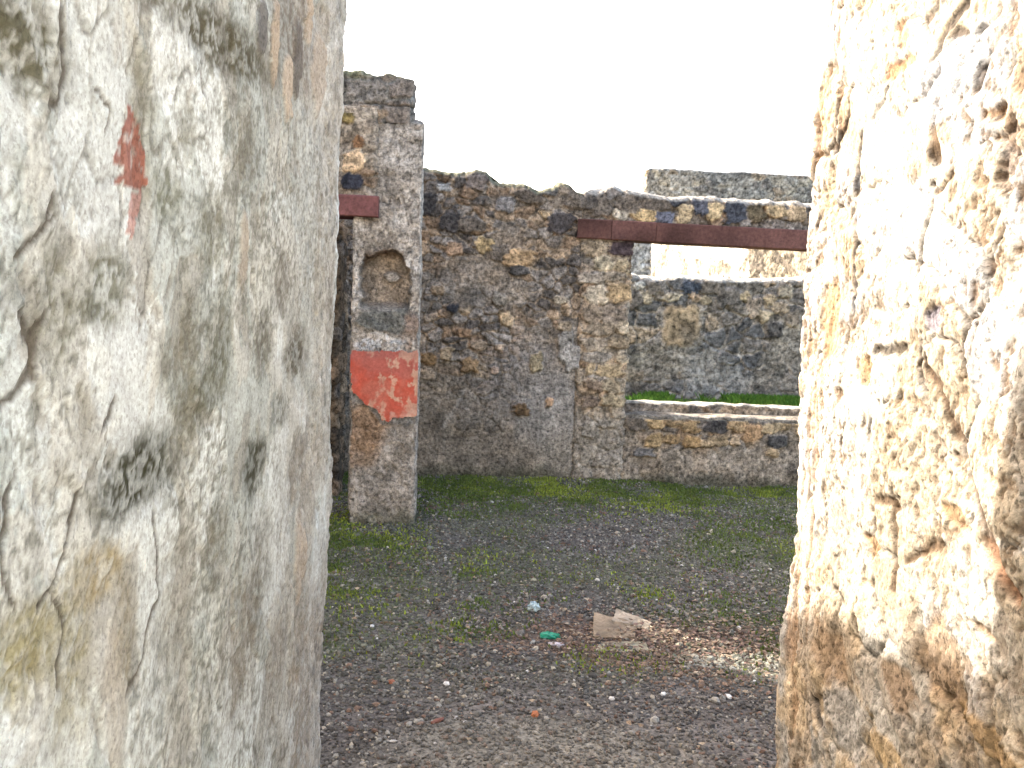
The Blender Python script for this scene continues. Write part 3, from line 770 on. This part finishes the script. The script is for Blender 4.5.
tag(o, 'stub of red-brown beam end')

def plate(name, x0, x1, z0, z1, y, thick, mask, colf, step, mat, parent, relief=.0015):
    """a plaster skin of its own thickness, cut to an irregular outline"""
    nxx, nzz = int((x1 - x0) / step), int((z1 - z0) / step)
    X, Z = np.meshgrid(np.linspace(x0, x1, nxx + 1), np.linspace(z0, z1, nzz + 1))
    keep = mask((X[:-1, :-1] + X[1:, 1:]) / 2, (Z[:-1, :-1] + Z[1:, 1:]) / 2)
    y = y + YAW * (X - x0)
    Yf = y - thick - relief * fbm(X * 25, Z * 25, 3, 560)
    n = X.size
    co = np.concatenate([np.stack([X, Yf, Z], -1).reshape(-1, 3), np.stack([X, y + 0 * X, Z], -1).reshape(-1, 3)])
    cf = colf(X, Z).reshape(-1, 3)
    col = np.concatenate([cf, np.tile((.34, .31, .27), (n, 1))])
    w = nxx + 1; fs = []
    for r in range(nzz):
        for c in range(nxx):
            if not keep[r, c]: continue
            a = r * w + c; b = a + 1; d = a + w; e = d + 1
            fs.append((a, b, e, d)); fs.append((a + n, d + n, e + n, b + n))
            if r == 0 or not keep[r - 1, c]: fs.append((a + n, b + n, b, a))
            if r == nzz - 1 or not keep[r + 1, c]: fs.append((e + n, d + n, d, e))
            if c == 0 or not keep[r, c - 1]: fs.append((d + n, a + n, a, d))
            if c == nxx - 1 or not keep[r, c + 1]: fs.append((b + n, e + n, e, b))
    fs = np.array(fs, int)
    used = np.unique(fs); remap = np.zeros(2 * n, int); remap[used] = np.arange(len(used))
    return link_mesh(name, co[used], remap[fs], col[used], mat, parent, smooth=False)

red_poly = [(cx_(*p), cz_(*p)) for p in [(351.5, 350), (418.5, 352), (418.5, 417), (400, 417), (384, 421), (376, 408), (366, 403), (351.5, 390)]]
def red_mask(x, z):
    return in_poly(x + .010 * fbm(x * 40, z * 40, 3, 561), z + .010 * fbm(x * 40 + 7, z * 40, 3, 562), red_poly)
def red_col(x, z):
    c = mix((.44, .085, .05), (.38, .105, .075), ss(-.3, .4, fbm(x * 8, z * 8, 4, 563)))
    rg = ss(cx_(388, 380), cx_(410, 380), x)
    chip = ss(.10, .30, fbm(x * 15, z * 11, 5, 564, .6) + .62 * rg - .26)
    c = mix(c, (.50, .33, .22), .8 * chip)
    fade = ss(.1, .6, fbm(x * 6 + 4, z * 6, 4, 565) + .35 * rg)
    c = mix(c, (.42, .15, .10), .5 * fade)
    top_ = ss(cz_(386, 362), cz_(386, 352), z + .02 * fbm(x * 14, z * 14, 3, 566))
    c = mix(c, (.30, .12, .10), .5 * top_)
    lowr = ss(.10, -.02, z - cz_(386, 418) + .05 * fbm(x * 12, z * 12, 3, 567)) * ss(cx_(372, 410), cx_(384, 410), x)
    return mix(c, (.50, .36, .27), .7 * lowr * ss(-.1, .3, fbm(x * 30, z * 30, 3, 568)))
o = plate('red_plaster', XC0 + .003, XC1 - .003, Z_RED0 - .05, Z_RED1 + .03, YC - .008, .020, red_mask, red_col, .005, M_RED, pil)
tag(o, 'faded red painted plaster with a broken lower edge')

# ------------------------------------------------------------------ room wall past the pillar with shade put into its colour, and the side wall that shades the court
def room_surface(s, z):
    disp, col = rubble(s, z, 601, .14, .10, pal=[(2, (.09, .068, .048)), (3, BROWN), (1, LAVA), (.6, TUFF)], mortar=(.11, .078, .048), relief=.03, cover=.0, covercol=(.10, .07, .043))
    return disp, col * .8  # whole wall darkened in colour to stand in for the shaded room
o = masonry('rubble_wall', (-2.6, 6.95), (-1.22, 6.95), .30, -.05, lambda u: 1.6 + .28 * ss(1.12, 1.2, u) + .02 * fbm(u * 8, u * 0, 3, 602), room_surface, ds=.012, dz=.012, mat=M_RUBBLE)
tag(o, 'brown rubble wall in the slit left of the pillar, with room shade in its dark colour', 'wall')

XSIDE = -2.75
def side_top(u):
    y = 3.0 + u
    return np.interp(y, [3.0, 4.2, 4.7, 5.3, 5.7, 6.1, 6.8, 6.95, 7.06, 7.12, 7.72, 7.8], [3.4, 3.42, 3.36, 3.2, 3.12, 3.15, 3.2, 3.3, 3.3, 2.36, 2.36, 3.3]) + .03 * fbm(u * 5, u * 0, 4, 610)
def side_surface(s, z):
    return rubble(s, z, 611, .16, .12, relief=.03)
o = masonry('rubble_wall', (XSIDE, 3.0), (XSIDE, 9.0), .40, -.05, side_top, side_surface, ds=.03, dz=.03, de=.05, mat=M_RUBBLE)
tag(o, 'high ragged rubble wall along the side of the courtyard', 'wall')

# ------------------------------------------------------------------ unseen house front added behind the viewpoint to bounce sunlight in
def bounce_facade_surface(s, z):
    d, c = rubble(s, z, 691, .3, .2, pal=[(1, (.5, .46, .38)), (1, (.42, .37, .29))], mortar=(.62, .61, .58), relief=.03, cover=.5, covercol=(.78, .77, .74))
    return d, c
o = masonry('bounce_facade', (7, -3.5), (-9, -3.5), .5, -.05, lambda u: 5.0 + .15 * fbm(u * .8, u * 0, 4, 692), bounce_facade_surface, ds=.08, dz=.08, de=.1, db=.3, mat=M_FAR)
tag(o, 'unseen pale house front added behind the entrance to bounce sunlight into the shade', 'bounce facade')

# ------------------------------------------------------------------ beyond the window: garden wall and ruined house
YG = 13.8
def gxx(px, py=330): return hit(px, py, 1, YG)[0]
def gzz(px, py): return hit(px, py, 1, YG)[2]
XG0 = gxx(560)
KG = YG / FPX
GARD = [(gxx(*p[:2]), gzz(*p[:2]), p[2] * KG, p[3] * KG, p[4]) for p in [(645, 297, 6, 7, (.42, .33, .22)), (671, 297, 9, 5, (.44, .35, .24)), (655, 288, 8, 6, SLATE), (690, 288, 10, 6, (.06, .065, .075)), (712, 288, 12, 6, SLATE), (728, 298, 12, 10, LAVA), (745, 297, 6, 5, (.36, .27, .16)), (754, 306, 7, 9, (.45, .34, .24)), (764, 316, 7, 6, (.42, .32, .2)), (770, 300, 7, 5, (.35, .26, .16)), (780, 307, 8, 6, (.4, .3, .2)), (785, 292, 7, 6, (.42, .34, .24)), (636, 300, 6, 9, LAVA), (705, 300, 6, 4, (.36, .28, .18)), (640, 285, 6, 4, (.4, .36, .3)), (793, 318, 6, 8, (.32, .25, .18)), (774, 330, 9, 8, DARK), (695, 297, 5, 4, (.4, .28, .18))]]
def garden_surface(s, z):
    x = s + XG0
    disp, col = rubble(s, z, 621, .28, .2, pal=[(2, (.115, .105, .095)), (2, LAVA), (2, (.24, .2, .16)), (1.5, TUFF)], mortar=(.29, .24, .185), relief=.05, cover=.12 - .5 * ss(gzz(700, 330), gzz(700, 300), z), covercol=(.24, .198, .148))
    oc = blob(x, z, gxx(683, 324), gzz(683, 324), 18 * KG, 21 * KG, 622, .25, .12, power=5)
    col = mix(col, np.array((.33, .23, .13)) * (1 + .25 * fbm(s * 4, z * 4, 4, 623))[..., None], oc * .85)
    disp = disp * (1 - oc) + .05 * oc
    gr = ss(.1, .5, fbm(s * .9, z * .9, 4, 624)) * ss(gzz(700, 320), gzz(700, 345), z)
    col = mix(col, (.28, .255, .22), .6 * gr)
    return stones(x, z, disp, col, GARD, 640, .06)
gtop = profile([(gxx(*p) - XG0, gzz(*p)) for p in [(560, 272), (628, 274), (640, 277), (660, 279), (700, 279), (740, 282), (800, 279), (900, 282)]])

o = masonry('rubble_wall', (XG0, YG), (gxx(960), YG), .5, -.05, lumpy(gtop, .02, 3, 625), garden_surface, ds=.018, dz=.018, mat=M_FAR, cap=.07, captint=(.40, .36, .29))
tag(o, 'low garden wall with an ochre plaster patch, seen through the window', 'wall')

hs = empty('ruined_house', (5.0, 20, 0), 'roofless ruined house beyond the garden wall with a white plastered side', 'house')
def px_at(px, py, y): return hit(px, py, 1, y)
def white_surface(s, z):
    sp = ss(.10, .40, fbm(s * 3.2, z * 3.2, 5, 651, .6))
    col = mix(np.array((.46, .43, .37)), (.17, .135, .10), sp * .9)
    return .02 * fbm(s * 4, z * 4, 4, 652) - .02 * sp, col
def greyhouse(s, z):
    return rubble(s, z, 661, .26, .2, pal=[(2, (.29, .245, .19)), (2, (.18, .15, .12)), (1, (.35, .285, .205)), (.5, TUFF)], mortar=(.40, .35, .28), relief=.05, cover=-.5, covercol=(.22, .2, .17))
HA = px_at(751, 260, 18.0); HB = px_at(649, 260, 22.5)
masonry('side_wall', (HB[0], HB[1]), (HA[0], HA[1]), .5, -.05, lambda u: px_at(700, 218, 20)[2] + u * 0, white_surface, ds=.05, dz=.05, mat=M_FAR, parent=hs, cap=.05)
def palefront(s, z):
    return rubble(s, z, 665, .26, .2, pal=[(2, (.17, .145, .11)), (2, (.08, .068, .055)), (1, (.24, .19, .13))], mortar=(.17, .145, .11), relief=.07, cover=-.5, covercol=(.2, .17, .13))
HC = px_at(815, 260, 15.9)
masonry('front_wall', (HA[0] + .01, HA[1] - .02), (HC[0], HC[1]), .5, -.05, lambda u: px_at(770, 222, 17)[2] + u * 0, palefront, ds=.04, dz=.04, mat=M_FAR, parent=hs, cap=.05)
YU = 23.0
U0, U1 = px_at(647, 180, YU), px_at(812, 180, YU)
zt = profile([(0, px_at(647, 166, YU)[2] - .05), (U1[0] - U0[0], px_at(812, 174, YU)[2] - .05), (9, px_at(812, 174, YU)[2] - .1)])
masonry('upper_wall', (U0[0], YU), (U1[0] + 3, YU), .6, -.05, lumpy(zt, .03, 2, 662), greyhouse, ds=.04, dz=.04, mat=M_FAR, parent=hs, cap=.06, captint=(.36, .34, .3))
def grey_stub(s, z):
    return rubble(s, z, 671, .3, .2, pal=[(2, (.3, .29, .27)), (1, (.2, .19, .17))], mortar=(.3, .28, .24), relief=.04)
G0 = px_at(610, 260, 19.5)
o = masonry('rubble_wall', (G0[0], 19.5), (px_at(650, 260, 19.5)[0], 19.5), .4, -.05, lambda u: px_at(640, 237, 19.5)[2] + u * 0, grey_stub, ds=.04, dz=.04, mat=M_FAR)
tag(o, 'short grey rubble wall left of the white house side, under the beam', 'wall')

# ------------------------------------------------------------------ ground cover
rng = np.random.default_rng(7)
def ico():
    t = (1 + 5 ** .5) / 2
    v = np.array([(-1, t, 0), (1, t, 0), (-1, -t, 0), (1, -t, 0), (0, -1, t), (0, 1, t), (0, -1, -t), (0, 1, -t), (t, 0, -1), (t, 0, 1), (-t, 0, -1), (-t, 0, 1)], float)
    v /= np.linalg.norm(v[0])
    f = np.array([(0, 11, 5), (0, 5, 1), (0, 1, 7), (0, 7, 10), (0, 10, 11), (1, 5, 9), (5, 11, 4), (11, 10, 2), (10, 7, 6), (7, 1, 8), (3, 9, 4), (3, 4, 2), (3, 2, 6), (3, 6, 8), (3, 8, 9), (4, 9, 5), (2, 4, 11), (6, 2, 10), (8, 6, 7), (9, 8, 1)])
    return v, f
IV, IF = ico()
def in_view(n, y0, y1, ml=.55, mr=.55):
    y = np.sqrt(rng.uniform(y0 ** 2, y1 ** 2, n))
    x = rng.uniform(-.20 * y - ml, .31 * y + mr, n)
    return x, y
def scatter_stones(name, x, y, size, tint, sink=.25):
    n = len(x)
    sh = IV[None] * (1 + rng.uniform(-.28, .28, (n, 12, 1)))
    sh = sh * (size[:, None] * rng.uniform(.6, 1.15, (n, 3)))[:, None, :] * np.array([1, 1, .75])
    a = rng.uniform(0, 6.28, n); tl = rng.uniform(-.5, .5, n)
    c, s = np.cos(a)[:, None], np.sin(a)[:, None]; c2, s2 = np.cos(tl)[:, None], np.sin(tl)[:, None]
    X, Y, Z = sh[..., 0], sh[..., 1], sh[..., 2]
    X, Z = X * c2 - Z * s2, X * s2 + Z * c2
    X, Y = X * c - Y * s, X * s + Y * c
    co = np.stack([X + x[:, None], Y + y[:, None], Z + (ground_height(x, y) + size * (.5 - sink))[:, None]], -1).reshape(-1, 3)
    f = (IF[None] + (np.arange(n) * 12)[:, None, None]).reshape(-1, 3)
    col = np.repeat(tint, 12, 0)
    return link_mesh(name, co, f, col, M_GRAVEL, smooth=False)
n = 115000
x, y = in_view(n, 2.9, 7.9)
ok = (moss_amount(x, y) < rng.uniform(.15, 1.2, n)) & ~((x > XC0 - .0) & (x < XC1) & (y > YC) & (y < YC + DC))
x, y = x[ok], y[ok]; n = len(x)
r = rng.uniform(0, 1, n)
base = np.array([(.108, .096, .083), (.15, .134, .113), (.068, .06, .052), (.23, .21, .175), (.15, .095, .068), (.50, .46, .41), (.33, .28, .21)])
idx = np.searchsorted(np.cumsum([.33, .24, .2, .1, .085, .005, .040]), r).clip(0, 6)
tint = base[idx] * rng.uniform(.7, 1.3, (n, 1))
sandy = blob(x, y, .12, 3.05, .5, .28, 322, .5, .4)
tint = mix(tint, np.array((.20, .18, .145)), .4 * sandy)
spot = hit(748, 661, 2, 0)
sunpatch = blob(x, y, spot[0], spot[1], .26, .10, 707, .5, .4)  # sunlit patch painted paler into the gravel colour
tint = mix(tint, np.array((.38, .35, .28)), .75 * sunpatch)
greenish = ss(-.55, .4, fbm(x * 1.7, y * 1.7, 4, 706)) * rng.uniform(0, 1, n) * ss(3.3, 4.4, y)
tint = mix(tint, np.array((.085, .105, .035)), .6 * greenish)
lv = blob(x, y, .75, 4.2, .75, .35, 323, .5, .5) * (1 - sunpatch)
brown = rng.uniform(0, 1, n) < lv * .6
tint[brown] = np.array((.17, .115, .08)) * rng.uniform(.6, 1.4, (brown.sum(), 1))
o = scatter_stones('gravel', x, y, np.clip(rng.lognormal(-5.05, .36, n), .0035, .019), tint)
tag(o, 'dark grey volcanic gravel strewn over the courtyard floor', 'gravel', kind='stuff')

def blades(name, x, y, h, w, tint, mat=None, ground=True):
    n = len(x)
    a = rng.uniform(0, 6.28, n); l = rng.uniform(0, .8, n) * h; b = rng.uniform(0, 6.28, n)
    z = ground_height(x, y)
    dx, dy = np.cos(a) * w, np.sin(a) * w
    p = np.stack([np.stack([x - dx, y - dy, z - .002], -1), np.stack([x + dx, y + dy, z - .002], -1),
                  np.stack([x + dx * .5 + l * np.cos(b) * .5, y + dy * .5 + l * np.sin(b) * .5, z + h * .7], -1),
                  np.stack([x + l * np.cos(b), y + l * np.sin(b), z + h], -1)], 1)
    f = (np.arange(n) * 4)[:, None] + np.arange(4)[None]
    return link_mesh(name, p.reshape(-1, 3), f, np.repeat(tint, 4, 0), M_MOSS, smooth=False)
n = 150000
x, y = in_view(n, 3.2, 7.85)
ok = (moss_amount(x, y) ** 1.3 > rng.uniform(.02, 1.0, n)) & ~((x > XC0) & (x < XC1) & (y > YC) & (y < YC + DC))
x, y = x[ok], y[ok]; n = len(x)
yellower = ss(-.2, .5, fbm(x * 2.2, y * 2.2, 4, 702))  # yellower moss in random patches
tint = mix(np.tile((.10, .13, .03), (n, 1)), np.array((.26, .30, .04)), yellower * rng.uniform(.3, 1, n)) * rng.uniform(.6, 1.4, (n, 1))
o = blades('moss', x, y, rng.uniform(.006, .022, n), rng.uniform(.003, .008, n), tint)
tag(o, 'low green moss and weeds spreading over the gravel along the walls', 'moss', kind='stuff')
n = 26000
x = rng.uniform(.6, 5.6, n); y = YG - .05 - rng.exponential(.5, n)
keep = fbm(x * 1.3, y * .8, 4, 705) + .9 * ((x > 2.9) | (x < 2.15)) > rng.uniform(.1, .7, n)
x, y = x[keep], y[keep]; n = len(x)
tint = np.array((.07, .14, .018)) * rng.uniform(.6, 1.5, (n, 1))
o = blades('grass', x, y, rng.uniform(.03, .12, n), rng.uniform(.005, .011, n), tint)
tag(o, 'bright green grass at the foot of the garden wall', 'grass', kind='stuff')
n = 1500
x = rng.normal(.85, .42, n); y = rng.normal(4.3, .22, n)
x = np.concatenate([x, rng.uniform(-.8, 1.4, 350)]); y = np.concatenate([y, rng.uniform(3.1, 5.5, 350)]); n = len(x)
a = rng.uniform(0, 6.28, n); sz = rng.uniform(.006, .017, n); z = ground_height(x, y) + rng.uniform(.006, .018, n)
ux, uy = np.cos(a), np.sin(a); up = rng.uniform(-.5, .5, n) * sz; cu = rng.uniform(-.3, .6, n) * sz
P = [np.stack([x - ux * sz, y - uy * sz, z + cu], -1), np.stack([x + uy * sz * .5, y - ux * sz * .5, z + up], -1), np.stack([x + ux * sz, y + uy * sz, z + cu], -1), np.stack([x - uy * sz * .5, y + ux * sz * .5, z - up * .5], -1)]
f = (np.arange(n) * 4)[:, None] + np.arange(4)[None]
lc = np.array([(.21, .15, .10), (.15, .10, .07), (.30, .23, .155), (.17, .105, .08)])[rng.integers(0, 4, n)] * rng.uniform(.7, 1.3, (n, 1))
o = link_mesh('fallen_leaves', np.stack(P, 1).reshape(-1, 3), f, np.repeat(lc, 4, 0), M_LEAF, smooth=False)
tag(o, 'brown fallen leaves gathered around the broken slabs', 'leaves', kind='stuff')

# ------------------------------------------------------------------ loose things on the ground
def gp(px, py, z=0.0):
    return hit(px, py, 2, z)
def broken_slab(name, outline, thick, tilt, seed, tint, label, cat, group=None, lift=0.0):
    """outline: ground points round its top edge; built upright, chipped, then tilted"""
    pts = np.array([[p[0], p[1]] for p in outline]); c0 = pts.mean(0)
    n = 14; ring = []
    m = len(pts)
    for i in range(m):
        a, b = pts[i], pts[(i + 1) % m]
        for t in np.linspace(0, 1, n, endpoint=False): ring.append(a + (b - a) * t)
    ring = np.array(ring) - c0
    R = len(ring); ang = np.arange(R)
    rows = []
    for k, (zf, sc_) in enumerate([(0, .96), (.08, 1.0), (.5, 1.0), (.9, 1.0), (1.0, .97), (1.0, .75), (1.0, .4), (1.0, .02)]):
        jit = 1 + .06 * fbm(ring[:, 0] * 22 + seed, ring[:, 1] * 30 + zf * 3, 3, seed)
        p = ring * sc_ * jit[:, None] if k < 6 else ring * sc_
        zz = zf * thick + .004 * fbm(p[:, 0] * 25, p[:, 1] * 25, 3, seed + 1) * (1 if k > 2 else 0)
        rows.append(np.column_stack([p, zz]))
    co = np.concatenate(rows)
    T = Matrix.Rotation(tilt[0], 3, 'X') @ Matrix.Rotation(tilt[1], 3, 'Y')
    co = co @ np.array(T).T
    i = np.arange(len(rows) - 1)[:, None] * R; j = np.arange(R)[None]; j2 = (j + 1) % R
    q = np.stack(np.broadcast_arrays(i + j, i + j2, i + R + j2, i + R + j), -1).reshape(-1, 4)
    col = np.array(tint) * (1 + .5 * fbm(co[:, 0] * 16 + seed, co[:, 1] * 16, 5, seed + 2))[:, None]
    low = ss(.4, .0, co[:, 2] / max(thick, .001))
    col = mix(col, (.12, .10, .08), .4 * low)
    o = link_mesh(name, co, q, col, M_SLAB, smooth=False)
    zmin = co[:, 2].min()
    o.location = (c0[0], c0[1], float(ground_height(c0[0:1], c0[1:2])[0]) - zmin - .006 + lift)
    return tag(o, label, cat, group)
GS = 'broken slabs lying in the courtyard'
broken_slab('stone_slab', [gp(593, 638), gp(634, 640), gp(638, 626), gp(594, 616)], .013, (.03, -.015), 801, (.235, .175, .115), 'wide buff slab with a straight front edge, middle of the three', 'stone slab', GS)
broken_slab('stone_slab', [gp(612, 624), gp(648, 632), gp(652, 625), gp(616, 613)], .016, (.015, .02), 811, (.31, .25, .18), 'narrow pale slab slanting away behind the wide buff slab', 'stone slab', GS, lift=.006)
broken_slab('stone_slab', [gp(595, 650), gp(650, 650), gp(646, 642), gp(600, 641)], .016, (.03, 0), 821, (.25, .215, .145), 'thin flat slab half buried in gravel in front of the wide slab', 'stone slab', GS, lift=-.008)

def crumpled(name, loc, size, flat, seed, tint, tint2, label, cat, hole=False):
    nu, nv = 26, 14
    U, V = np.meshgrid(np.linspace(0, 2 * math.pi, nu, endpoint=False), np.linspace(-math.pi / 2, math.pi / 2, nv))
    n1 = fbm(np.cos(U) * 1.7 + seed, np.sin(U) * 1.7 + V * 1.4, 4, seed)
    n2 = fbm(np.cos(U) * 5 + seed, np.sin(U) * 5 + V * 4, 2, seed + 3)
    rr = 1 + .30 * n1 + .15 * n2
    X, Y, Z = rr * np.cos(V) * np.cos(U) * size[0], rr * np.cos(V) * np.sin(U) * size[1], rr * np.sin(V) * size[2]
    if hole:
        d = np.hypot(X / size[0], Y / size[1]); Z = Z - np.where(Z > 0, 1.1 * size[2] * np.exp(-(d / .45) ** 2), 0)
    co = np.stack([X, Y, Z], -1).reshape(-1, 3)
    i = np.arange(nv - 1)[:, None] * nu; j = np.arange(nu)[None]; j2 = (j + 1) % nu
    q = np.stack(np.broadcast_arrays(i + j, i + j2, i + nu + j2, i + nu + j), -1).reshape(-1, 4)
    col = mix(np.tile(tint, (len(co), 1)), np.array(tint2), ss(.0, .4, n2.reshape(-1)))
    o = link_mesh(name, co, q, col, M_LITTER, smooth=False)
    o.location = (loc[0], loc[1], float(ground_height(np.array([loc[0]]), np.array([loc[1]]))[0]) + size[2] * .75)
    return tag(o, label, cat)
crumpled('plastic_cup', gp(534, 610), (.030, .030, .024), 0, 831, (.55, .62, .60), (.20, .26, .25), 'crushed whitish plastic cup lying open on the gravel', 'litter', hole=True)
crumpled('plastic_wrapper', gp(550, 637), (.042, .022, .016), 0, 841, (.02, .30, .17), (.01, .16, .09), 'crumpled green plastic wrapper on the gravel', 'litter')
crumpled('paper_scrap', gp(556, 645), (.036, .014, .008), 0, 851, (.55, .47, .46), (.40, .33, .32), 'small pinkish white scrap of paper beside the green wrapper', 'litter')

def fragment(px, py, size, tint, label, seed, name='brick_fragment', cat='brick fragment', group='brick fragments on the gravel'):
    p = gp(px, py)
    v = IV.copy(); v = np.sign(v) * np.abs(v) ** .6
    v = v * (1 + .25 * (rnd(np.arange(12), np.arange(12) * 0, seed) - .5))[:, None] * np.array(size)
    a = seed * 1.3; R = np.array([[math.cos(a), -math.sin(a), 0], [math.sin(a), math.cos(a), 0], [0, 0, 1]])
    o = link_mesh(name, v @ R.T, IF, np.tile(tint, (12, 1)), M_SLAB, smooth=False)
    o.location = (p[0], p[1], float(ground_height(np.array([p[0]]), np.array([p[1]]))[0]) + size[2] * .6)
    return tag(o, label, cat, group)
fragment(535, 719, (.020, .014, .012), (.36, .13, .06), 'orange red brick chip in the middle of the near gravel', 1)
fragment(392, 684, (.015, .012, .01), (.26, .10, .06), 'dull red brick chip on the gravel near the pale plastered wall', 2)
fragment(437, 725, (.030, .009, .007), (.20, .09, .065), 'long thin dark red brick sliver on the near gravel', 3)
W = 'pale pebbles on the gravel'
for k, (px, py, sz, lab) in enumerate([(663, 695, .014, 'bright white pebble on the gravel below the broken slabs'), (728, 699, .016, 'broad cream pebble near the foot of the sunlit wall'),
                                       (466, 727, .012, 'small white pebble left of the orange red brick chip'), (372, 627, .012, 'small pale pebble near the corner of the pale plastered wall')]):
    fragment(px, py, (sz, sz * .8, sz * .5), (.55, .52, .47), lab, 20 + k, 'pebble', 'pebble', W)
